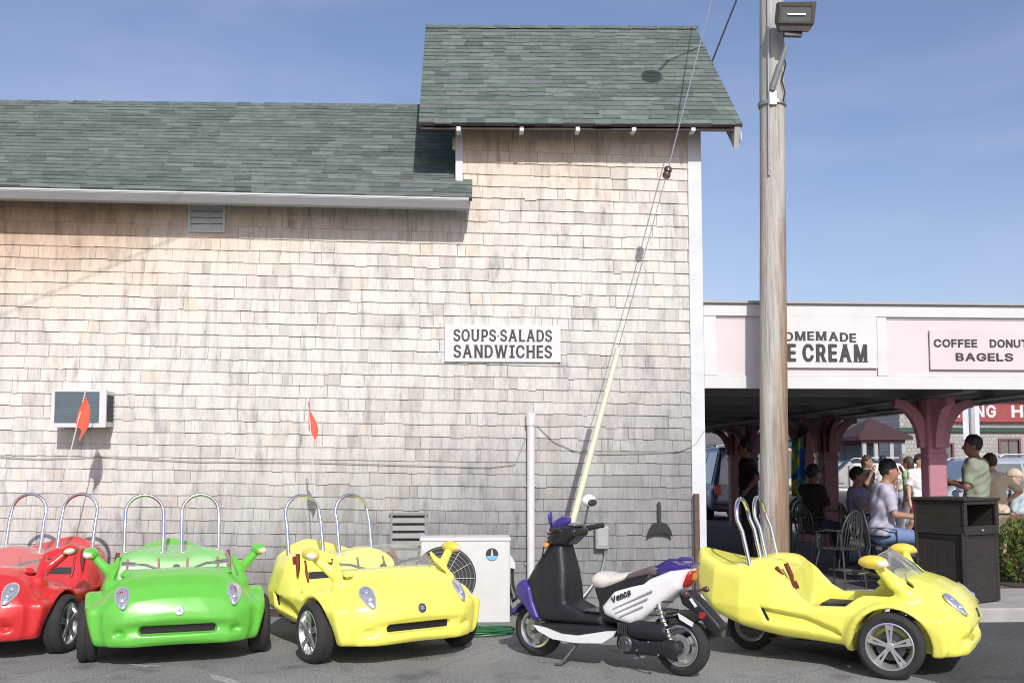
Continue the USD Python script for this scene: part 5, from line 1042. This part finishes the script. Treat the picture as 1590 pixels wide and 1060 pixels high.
for (px, d, y, sh_, lg, sk, hr, fem, lab, hh) in ((1413, 19.0, 2.3, 'lime', 'white', 'tan', 'brown', True, 'woman in lime top walking beyond the patio left of the rose post', 1.62), (1428, 18.2, -1.2, 'white', 'red', 'light', 'brown', False, 'walker in white shirt and red shorts right beside the rose post', 1.66),
        (1346, 18.5, -.9, 'black', 'khaki', 'tan', 'brown', True, 'brown haired woman in black top near the diamond sign', 1.64), (1405, 23.0, 2.0, 'white', 'khaki', 'light', 'grey', False, 'far walker in white shirt and khaki shorts by the parked dark car', 1.7),
        (1372, 24.6, 1.1, 'white', 'navy', 'tan', 'black', False, 'walker in white top behind the woman in black', 1.68)):
    person(lab, pat(px, d, 0.0 if d > 17.5 else SW), y, 'stand', hh, sh_, lg, sk, hr, {'L': 'down', 'R': 'raise' if fem else 'down'}, shorts=not fem or lg == 'khaki', stride=.28, female=fem, h=.02)

# ------------------------------------------------------------------ bin, rail, hedge, banner, signs beyond
bp_ = at(1486, 940, 10.2)
bn_ = thing('litter_bin', 'dark stained wooden litter bin with open flap on the sidewalk', 'litter bin', (at(1487, 900, 10.55)[0], 10.55, SW), math.radians(-62))
Wb, Hb = .26, 1.02
for k in range(5):
    for fx, fy, ax in ((0, -1, 'x'), (0, 1, 'x'), (-1, 0, 'y'), (1, 0, 'y')):
        o = -.24 + .118 * k + .002; cw = .116
        if ax == 'x': m = bx((o + .002, fy * (Wb - .012), .36), (cw, .024, .70), .004)
        else: m = bx((fx * (Wb - .012 + .025), o + .002, .36), (.024, cw, .70), .004)
        obj('board', m, M['binwood'], bn_)
hood = obj('hood', cat_([bx((0, Wb - .0, .86), (.60, .03, .34), .006), bx((-.29, 0, .86), (.03, .56, .34), .006), bx((.29, -.0, .735), (.03, .56, .09), .006), bx((.29, 0, 1.012), (.03, .56, .035), .006), bx((.29, -.26, .89), (.03, .05, .21), .004), bx((.29, .26, .89), (.03, .05, .21), .004),
     bx((0, -Wb, .86), (.60, .03, .34), .006)]), M['binwood'], bn_)
obj('top', bx((0, 0, 1.045), (.64, .60, .03), .008), M['binwood'], bn_); obj('liner', bx((0, 0, .72), (.54, .50, .06), .02), M['blackpaint'], bn_)
obj('bag_rim', bx((0, 0, .665), (.575, .545, .05), .012), M['blackpaint'], bn_); obj('latch', ell((.308, .0, .735), (.012, .02, .012), 2), M['steel'], bn_)
obj('base', bx((0, 0, .012), (.50, .50, .022), .004), M['blackpaint'], bn_)
rl = thing('wooden_rail', 'brown wooden rail above the hedge at the right edge', 'rail'); ra, rb_ = at(1549, 812, 12.6), at(1720, 812, 12.3)
for dz in (.0, .105): obj('plank', hull([p_ + np.array([0, dy, dz + z]) for p_ in (ra, rb_) for dy in (-.02, .02) for z in (-.09, .008)]), M['railwood'], rl)
for f_ in (.02, .5, .98): q = ra * (1 - f_) + rb_ * f_; obj('rail_post', span((q[0] - .04, q[1] + .022, SW), (q[0] + .04, q[1] + .10, q[2] + .10), .005), M['railwood'], rl)
LEAF = []
for k, c in enumerate(((.07, .13, .025), (.13, .17, .03), (.045, .085, .02))):
    LEAF.append(mat(f'leaf_{k}', {'g': ('geometry', {}), 'n': ('noise_texture', {'scale': 14.0}), 'r': ('rgb_ramp', {'ramp': [(.3, [v * .6 for v in c]), (.7, [min(v * 1.5, 1) for v in c])]}), 'd': ('principled_bsdf', {'roughness': .5}), 't': ('translucent_bsdf', {}), 'p': ('mix_closure', {'fac': .3})},
               [('g.position', 'n.vector'), ('n.fac', 'r.fac'), ('r.color', 'd.base_color'), ('r.color', 't.color'), ('d.BSDF', 'p.closure1'), ('t.BSDF', 'p.closure2')], surface='p.closure'))
def leaves(n, c, r, size, rg, shell=.55):
    u = rg.normal(size=(n, 3)); u /= np.linalg.norm(u, axis=1, keepdims=True); rad = rg.uniform(shell, 1.05, n) ** .7
    P = np.asarray(c) + u * rad[:, None] * np.asarray(r); P += (meshkit.noise(P * 5, 3)[:, None] - .5) * .12
    a = rg.normal(size=(n, 3)) * .7 + u * .6 + [0, 0, .2]; a /= np.linalg.norm(a, axis=1, keepdims=True); b = np.cross(a, rg.normal(size=(n, 3))); b /= np.linalg.norm(b, axis=1, keepdims=True); nn = np.cross(a, b)
    s = size * rg.uniform(.6, 1.3, n)[:, None]
    V = np.stack([P - b * 0, P + a * s * .5 + b * s * .28 + nn * s * .06, P + a * s, P + a * s * .5 - b * s * .28 + nn * s * .06], 1).reshape(-1, 3)
    k = np.arange(n)[:, None] * 4; return V, np.hstack([k, k + 1, k + 2, k + 3])
rg = np.random.default_rng(11)
hx0, hx1 = at(1545, 860, 12.1)[0], at(1672, 860, 12.0)[0]
for i, x in enumerate(np.arange(hx0 + .25, hx1, .52)):
    hd_ = thing('hedge_bush', 'yellow green leafy bush at the picture edge right of the dark bin' if i == 0 else 'leafy bush of the hedge under the wooden rail, beyond the first bush', 'bush', (x, 12.0, SW), group=None)
    for k in range(3):
        obj('foliage', leaves(420 if k < 2 else 300, (0, 0, .36), (.34, .30, .36), .07, rg), LEAF[k], hd_)
    for k in range(4): obj('stem', tube([(0, 0, 0), (.05 * math.cos(k * 1.6), .05 * math.sin(k * 1.6), .2), (.16 * math.cos(k * 1.6), .16 * math.sin(k * 1.6), .48)], [.012, .009, .004], 6), M['brownpost'], hd_, 40)
obj('planting_bed', grid_sheet(hx0 - .1, hx1 + .4, 11.55, 12.7, SW + .012), M['soil'], kind='structure', label='dark soil bed under the hedge')
# banner
ban = thing('banner', 'blue, green and yellow cloth banner hanging right of the utility pole', 'banner'); BY = 15.2
ba, bb_ = at(1229, 686, BY), at(1250, 770, BY)
bmat = mat('banner_cloth', {'tc': ('texture_coordinate', {}), 'mp': ('mapping', {'scale': (3.0, 1.0, 1.6), 'rotation': (0, .5, 0)}), 'n': ('noise_texture', {'scale': 1.9, 'detail': 1.0, 'distortion': 1.2}), 'r': ('rgb_ramp', {'ramp': [(.30, (.02, .10, .38)), (.42, (.02, .16, .42)), (.48, (.10, .30, .20)), (.56, (.25, .36, .06)), (.64, (.62, .55, .06)), (.75, (.03, .14, .40))]}), 'p': ('principled_bsdf', {'roughness': .85})},
           [('tc.object', 'mp.vector'), ('mp.vector', 'n.vector'), ('n.fac', 'r.fac'), ('r.color', 'p.base_color')])
U, Wn = np.meshgrid(np.linspace(0, 1, 12), np.linspace(0, 1, 16), indexing='ij'); V = np.stack([ba[0] + U * (bb_[0] - ba[0]) * (1.02 + 0 * Wn), BY + .05 * np.sin(U * 9 + Wn * 2), ba[2] + .1 * U - Wn * (ba[2] - bb_[2] + .1 * U)], -1)
i, j = np.meshgrid(np.arange(11), np.arange(15), indexing='ij'); a = (i * 16 + j).ravel(); obj('cloth', (V.reshape(-1, 3), np.stack([a, a + 16, a + 17, a + 1], 1)), bmat, ban, True)
obj('hanging_rod', tube([(ba[0] - .05, BY, ba[2] + .01), (bb_[0] + .05, BY, ba[2] + .11)], .012, 8), M['darksteel'], ban, 40)
for x_, z_ in ((ba[0], ba[2] + .01), (bb_[0], ba[2] + .1)): obj('cord', tube([(x_, BY, z_), (x_, BY, fz0 + .13)], .005, 6), M['cable'], ban, 40)
# diamond sign (its back) and tall street sign
dsg = thing('diamond_sign', 'grey back of a diamond road sign on a post beyond the patio', 'sign'); DY = 21.0; c = at(1320, 738, DY); r_ = 23 * DY / F
obj('panel', xz([(c[0] - r_, c[2]), (c[0], c[2] - r_), (c[0] + r_, c[2]), (c[0], c[2] + r_)], DY, DY + .012), M['steel'], dsg); obj('sign_post', span((c[0] - .03, DY - .05, 0), (c[0] + .03, DY - .002, c[2] + r_ * .7), .005), M['steel'], dsg)
ssg = thing('street_sign', 'tall grey street sign post with plates rising before the gray shingled shop', 'sign'); SY = 22.0; a_, b_ = at(1496, 682, SY), at(1520, 628, SY)
obj('plate', span((a_[0], SY, a_[2]), (b_[0], SY + .012, b_[2] + .3), .004), M['trimwhite'], ssg); obj('sign_post', span(((a_[0] + b_[0]) / 2 - .045, SY - .08, 0), ((a_[0] + b_[0]) / 2 + .045, SY - .002, b_[2] + .4), .006), M['steel'], ssg)
q = at(1500, 693, SY); obj('small_plate', span((q[0] - .08, SY - .02, q[2] - .09), (q[0] + .08, SY - .004, q[2] + .09), .003), M['white'], ssg)

# ------------------------------------------------------------------ parked vehicles beyond
CARP = {k: paint_material('vehicle_' + k, c) for k, c in dict(silverblue=(.25, .29, .36), darkblue=(.035, .05, .10), charcoal=(.035, .04, .045), blue=(.06, .10, .24), white=(.38, .38, .38)).items()}
def vehicle(name, label, cat, paint, loc, yaw, L=4.6, W=1.8, H=1.65, suv=True):
    t = thing(name, label, cat, loc, yaw, None); r = .33
    low = [(-L / 2, .35), (-L / 2 - .02, .62), (-L / 2 + .06, .95), (L / 2 - 1.15, 1.0), (L / 2 - .15, .86), (L / 2, .62), (L / 2 - .03, .32)]
    cab = [(-L / 2 + .05, .93), (-L / 2 + (.22 if suv else .75), H - .06), (-L / 2 + (.5 if suv else 1.1), H), (L / 2 - 2.15, H), (L / 2 - 1.9, H - .05), (L / 2 - 1.10, .96)]
    def f(x, y, z):
        ya = np.abs(y); d = smax(poly_sd(x, z, low), ya - W / 2 + .05 * ((z - .6) / .4) ** 2, .16)
        for wx_ in (-L / 2 + .85, L / 2 - .85): d = smax(d, -np.maximum(np.sqrt((x - wx_) ** 2 + (z - r) ** 2) - .38, .55 - ya), .03)
        return smin(d, smax(poly_sd(x, z, cab), ya - W / 2 + .06 + np.clip(z - .95, 0, 1) * .28, .12), .05)
    obj('body', nets(f, (-L / 2 - .1, -W / 2 - .1, .2), (L / 2 + .1, W / 2 + .1, H + .1), .045), paint, t, True)
    g = lambda z: W / 2 - .055 - (z - .95) * .28
    zt, zb = H - .13, 1.03; xr, xf = -L / 2 + (.36 if suv else .95), L / 2 - 1.95
    for s in (-1, 1):
        cuts = [xr, xr + (xf - xr) * .33, xr + (xf - xr) * .66, xf]
        for i in range(3):
            x0, x1 = cuts[i] + .03, cuts[i + 1] - .03; fr_ = .62 if i == 2 else 0; bk_ = -.12 if (i == 0) else 0
            obj('side_window', hull([(x, s * (g(z) + d), z) for x, z in ((x0 + bk_, zb), (x1 + fr_, zb), (x1, zt), (x0, zt)) for d in (.002, .012)]), M['lampglass'], t)
        for wx_ in (-L / 2 + .85, L / 2 - .85):
            w_ = thing('wheel', parent=t, loc=(wx_, s * (W / 2 - .12), r)); obj('tyre', lathe([(.2, -.1), (r - .02, -.1), (r, -.07), (r, .07), (r - .02, .1), (.2, .1)], 28, 'y'), M['rubber'], w_, 40); obj('rim', lathe([(0, -.09), (.2, -.09), (.21, 0), (.2, .09), (0, .07)] if s > 0 else [(0, -.07), (.2, -.09), (.21, 0), (.2, .09), (0, .09)], 24, 'y'), M['alloy'], w_, 40)
        obj('tail_lamp', bx((-L / 2 + .03, s * (W / 2 - .16), .88), (.08, .16, .24), .02), M['taillight'], t); obj('headlight', bx((L / 2 - .12, s * (W / 2 - .28), .74), (.16, .34, .13), .03), M['lens'], t)
        obj('wing_mirror', ell((xf + .62, s * (W / 2 + .08), 1.05), (.07, .12, .08), 2), paint, t, True)
    obj('windscreen', hull([(x + .012, y, z) for x, z, k in ((L / 2 - 1.16, 1.02, 0), (L / 2 - 1.86, H - .09, .16)) for y in (-(W / 2 - .14 - k), W / 2 - .14 - k)] + [(x - .02, y, z) for x, z, k in ((L / 2 - 1.16, 1.02, 0), (L / 2 - 1.86, H - .09, .16)) for y in (-(W / 2 - .14 - k), W / 2 - .14 - k)]), M['lampglass'], t)
    xa, xb = -L / 2 + .075, -L / 2 + (.215 if suv else .72)
    obj('rear_window', hull([(x - d, y, z) for x, z, k in ((xa, 1.02, 0), (xb, H - .12, .14)) for y in (-(W / 2 - .2 - k), W / 2 - .2 - k) for d in (.0, .02)]), M['lampglass'], t)
    obj('rear_bumper', bx((-L / 2 - .01, 0, .46), (.12, W - .12, .18), .04), M['black'], t); obj('front_bumper', bx((L / 2 - .02, 0, .42), (.12, W - .12, .20), .04), M['black'], t)
    obj('number_plate', bx((-L / 2 - .035, 0, .74), (.02, .32, .16), .004), M['white'], t); obj('number_plate', bx((L / 2 + .045, 0, .44), (.02, .32, .14), .004), M['white'], t); obj('grille', bx((L / 2 - .01, 0, .68), (.05, .9, .16), .02), M['darkgrille'], t)
    if suv:
        for s in (-1, 1): obj('roof_rail', tube([(-L / 2 + .6, s * (W / 2 - .3), H + .0), (-L / 2 + .7, s * (W / 2 - .3), H + .05), (L / 2 - 2.4, s * (W / 2 - .3), H + .05), (L / 2 - 2.3, s * (W / 2 - .3), H)], .018, 6), M['steel'], t, 40)
q = at(1108, 760, 27.0); vehicle('parked_suv', 'dark blue sport utility vehicle seen from behind beside the white corner board', 'car', CARP['darkblue'], (q[0] + .3, 27.5, 0), PI / 2 + .05, 4.7, 1.9, 1.95)
q = at(1300, 760, 31.0); vehicle('parked_van', 'pale van parked far beyond the slim maroon posts', 'van', CARP['white'], (q[0] - .6, 35.5, 0), .12, 4.8, 1.85, 2.1)
q = at(1365, 760, 25.5); vehicle('parked_car', 'charcoal car parked in front of the little porch', 'car', CARP['charcoal'], (q[0] - .2, 26.5, 0), 2.95, 4.6, 1.8, 1.62)
q = at(1540, 760, 20.0); vehicle('parked_suv', 'silver blue sport utility vehicle behind the man in sage', 'car', CARP['silverblue'], (q[0], 20.3, 0), PI - .05, 4.5, 1.8, 1.66)
q = at(1620, 760, 25.0); vehicle('parked_suv', 'blue vehicle parked behind the silver blue one at the right edge', 'car', CARP['blue'], (q[0], 26.0, 0), .05, 4.5, 1.8, 1.62)

# ------------------------------------------------------------------ buildings beyond
FM = dict(porchroof=plain('dark_maroon_roof', (.055, .026, .028), .8, var=.2),greyshingle=mat('grey_shingle_far', {'g': ('geometry', {}), 'mp': ('mapping', {'scale': (1, 1, 1), 'rotation': (PI / 2, 0, 0)}), 'b': ('brick_texture', {'scale': 1.0, 'brick_width': .16, 'row_height': .13, 'mortar_size': .008, 'color1': (.30, .29, .27), 'color2': (.37, .36, .33), 'mortar': (.16, .155, .15)}), 'p': ('principled_bsdf', {'roughness': .9})},
              [('g.position', 'mp.vector'), ('mp.vector', 'b.vector'), ('b.color', 'p.base_color')]),
          tan=plain('tan_clapboard', (.50, .42, .25), .8, var=.08), cream=plain('cream_clapboard', (.55, .52, .45), .8, var=.08), yellowtrim=plain('yellow_trim', (.66, .58, .30), .7), redsign=plain('sign_red', (.27, .050, .052), .6), darkgreen=plain('dark_green_trim', (.02, .06, .045), .6), farroof=plain('far_roof', (.12, .12, .12), .9, var=.2), tanroof=plain('weathered_roof', (.24, .235, .21), .9, var=.15))
def wall_with(t, x0, x1, z0, z1, y, openings, material, depth=.25):
    g = sbox(x0, z0, x1, z1)
    for o in openings: g = g.difference(sbox(*o))
    return obj('wall', xz(g, y, y + depth), material, t)
def window(t, x0, z0, x1, z1, y, trim, name='window'):
    w = thing(name, parent=t); f = .07
    obj('frame', xz(sbox(x0 - f, z0 - f, x1 + f, z1 + f).difference(sbox(x0, z0, x1, z1)), y - .05, y + .06), trim, w)
    obj('pane', span((x0, y + .03, z0), (x1, y + .035, z1)), M['lampglass'], w); obj('glazing_bar', cat_([span(((x0 + x1) / 2 - .02, y + .0, z0), ((x0 + x1) / 2 + .02, y + .029, z1)), span((x0, y + .002, (z0 + z1) / 2 - .02), (x1, y + .027, (z0 + z1) / 2 + .02))]), trim, w)
def gable(t, x0, x1, y0, y1, z, rise, material, over=.35, ridge='x', name='roof'):
    ym, xm = (y0 + y1) / 2, (x0 + x1) / 2
    if ridge == 'x': V = [(x0 - over, y0 - over, z), (x1 + over, y0 - over, z), (x0 - over, y1 + over, z), (x1 + over, y1 + over, z), (x0 - over, ym, z + rise), (x1 + over, ym, z + rise)]
    elif ridge == 'hip': V = [(x0 - over, y0 - over, z), (x1 + over, y0 - over, z), (x0 - over, y1 + over, z), (x1 + over, y1 + over, z), (xm, ym, z + rise)]
    else: V = [(x0 - over, y0 - over, z), (x1 + over, y0 - over, z), (x0 - over, y1 + over, z), (x1 + over, y1 + over, z), (xm, y0 - over, z + rise), (xm, y1 + over, z + rise)]
    V = np.array(V); return obj(name, hull(np.vstack([V, V - [0, 0, .12]])), material, t)
# grey shop with red lettered band
BY_ = 36.0
def X(px, d=BY_): return at(px, 700, d)[0]
def Z(py, d=BY_): return at(1500, py, d)[2]
shop = thing('shingled_shop', 'grey shingled shop with a red band lettered in white across the street', 'shop')
x0, x1 = X(1398), X(1398) + 17; wz = Z(668)
ops = [(X(1553), Z(735), X(1582), Z(683)), (X(1622), Z(735), X(1650), Z(683)), (X(1440), Z(742), X(1478), Z(690)), (X(1690), Z(742), X(1720), Z(685))]
wall_with(shop, x0, x1, 0, wz + 1.2, BY_, ops, FM['greyshingle'])
obj('side_wall', cat_([span((x0, BY_ + .251, 0), (x0 + .2, BY_ + 8, wz + 1.2)), span((x1 - .2, BY_ + .251, 0), (x1, BY_ + 8, wz + 1.2)), span((x0 + .201, BY_ + 7.8, 0), (x1 - .201, BY_ + 8, wz + 1.2))]), FM['greyshingle'], shop)
for k, o in enumerate(ops): window(shop, *o, BY_, M['maroon'])
obj('trim_band', span((x0 - .1, BY_ - .10, wz - .06), (x1, BY_ - .001, wz + .10)), FM['darkgreen'], shop)
sb = obj('sign_band', span((X(1440), BY_ - .16, Z(655)), (x1, BY_ - .003, Z(620))), FM['redsign'], shop); 
gable(shop, x0, x1, BY_, BY_ + 8, wz + 1.2, 1.8, FM['farroof'])
lh = Z(628) - Z(647)
for ch, pa_, pb2 in (('I', 1485, 1489), ('N', 1513, 1527), ('G', 1530, 1545), ('H', 1569, 1587), ('O', 1592, 1607), ('U', 1611, 1625), ('S', 1629, 1642), ('E', 1646, 1659)): put_text(ch, X(pa_), X(pb2), Z(648), lh, BY_ - .161, M['white'], sb)
# porch with maroon hip roof
por = thing('porch', 'small porch with a maroon hipped roof beside the grey shop', 'porch'); PY = 33.0
x0, x1 = at(1340, 700, PY)[0], at(1406, 700, PY)[0]; zt_ = at(1370, 677, PY)[2]; zp = at(1370, 651, PY)[2]
gable(por, x0, x1, PY, PY + 2.2, zt_, zp - zt_ + .1, FM['porchroof'], .18, 'hip')
obj('beam', cat_([span((x0, PY, zt_ - .22), (x1, PY + .12, zt_ - .121)), span((x0, PY + 2.05, zt_ - .22), (x1, PY + 2.2, zt_ - .121))]), M['maroon'], por)
for x in (x0 + .06, x0 + .45, x1 - .45, x1 - .06): obj('porch_post', span((x - .06, PY + .01, 0), (x + .06, PY + .11, zt_ - .222)), M['steel'], por)
wall_with(por, x0, x1, 0, zt_ - .222, PY + 2.06, [], M['acgrey'], .12)
dr_ = obj('door', span(((x0 + x1) / 2 - .5, PY + 1.99, .05), ((x0 + x1) / 2 + .5, PY + 2.05, 2.15)), M['acgrey'], por); obj('handle', ell(((x0 + x1) / 2 + .38, PY + 1.97, 1.0), (.04, .03, .04), 1), M['steel'], dr_)
# tan house
tn = thing('tan_house', 'tan house with yellow trimmed windows beyond the porch', 'house'); TY = 46.0
x0, x1 = at(1266, 700, TY)[0], at(1352, 700, TY)[0] + 4; z1_ = at(1310, 688, TY)[2]
ops = [(at(1297, 700, TY)[0], at(1300, 730, TY)[2], at(1303, 700, TY)[0], at(1300, 700, TY)[2]), (at(1312, 700, TY)[0], at(1300, 730, TY)[2], at(1318, 700, TY)[0], at(1300, 700, TY)[2])]
ops = [(min(o[0], o[2]), min(o[1], o[3]), max(o[0], o[2]), max(o[1], o[3])) for o in ops]
wall_with(tn, x0, x1, 0, z1_, TY, ops, FM['tan']); obj('side_wall', cat_([span((x0, TY + .251, 0), (x0 + .2, TY + 7, z1_)), span((x1 - .2, TY + .251, 0), (x1, TY + 7, z1_)), span((x0 + .201, TY + 6.8, 0), (x1 - .201, TY + 7, z1_))]), FM['tan'], tn)
for o in ops: window(tn, *o, TY, FM['yellowtrim'])
gable(tn, x0, x1, TY, TY + 7, z1_, 1.0, FM['tanroof'], .5)
tn2 = obj('upper_wall', span((x0 + .8, TY + 2.6, z1_ + .3), (at(1342, 700, TY)[0], TY + 4.4, at(1310, 668, TY)[2])), FM['yellowtrim'], tn); 
obj('upper_window', span((at(1314, 700, TY)[0], TY + 2.54, at(1310, 681, TY)[2]), (at(1334, 700, TY)[0], TY + 2.598, at(1310, 673, TY)[2])), M['lampglass'], tn2)
gable(tn, x0 + .8, at(1342, 700, TY)[0], TY + 2.6, TY + 4.4, at(1310, 668, TY)[2], .35, FM['tanroof'], .3, name='upper_roof')
# cream house and low store seen between the left posts
for nm, lab, cat__, pa_, pb2, ptop, d, mt in (('cream_house', 'cream house far behind the slim posts left of the utility pole', 'house', 1150, 1262, 668, 60.0, 'cream'), ('grey_store', 'low grey shingled store far behind the dark blue vehicle', 'store', 1040, 1136, 690, 52.0, 'greyshingle')):
    hq = thing(nm, lab, cat__); xa, xb = at(pa_, 700, d)[0], at(pb2, 700, d)[0]; zt2 = at(1200, ptop, d)[2]
    ops = [(xa + (xb - xa) * f_, .9, xa + (xb - xa) * f_ + .9, 2.1) for f_ in (.15, .45, .75)]
    wall_with(hq, xa, xb, 0, zt2, d, ops, FM[mt])
    for o in ops: window(hq, *o, d, M['trimwhite'])
    obj('side_wall', cat_([span((xa, d + .251, 0), (xa + .2, d + 7, zt2)), span((xb - .2, d + .251, 0), (xb, d + 7, zt2)), span((xa + .201, d + 6.8, 0), (xb - .201, d + 7, zt2))]), FM[mt], hq); gable(hq, xa, xb, d, d + 7, zt2, 1.3, FM['farroof'])
# trees beyond
BARK = wood_material('bark', (.05, .04, .03), (.12, .10, .08), .9)
for i, (px, d, hh, lab) in enumerate(((1195, 78, 5.2, 'dark leafy tree rising behind the cream house'), (1325, 80, 4.6, 'broad leafy tree far behind the tan house'), (1120, 75, 5.0, 'leafy tree behind the low grey store'), (1270, 85, 5.0, 'leafy tree between the cream and tan houses'))):
    q = at(px, 700, d); tr = thing('broadleaf_tree', lab, 'tree', (q[0], d, 0))
    obj('trunk', tube([(0, 0, 0), (.1, 0, hh * .3), (.2, .1, hh * .6)], [.25, .2, .1], 10), BARK, tr, 40)
    cr_ = obj('crown', leaves(2600, (0, 0, hh * .62), (hh * .62, hh * .5, hh * .38), .30, rg, .35), LEAF[2], tr); obj('light_leaves', leaves(900, (0, 0, hh * .68), (hh * .6, hh * .5, hh * .36), .30, rg, .6), LEAF[0], cr_)
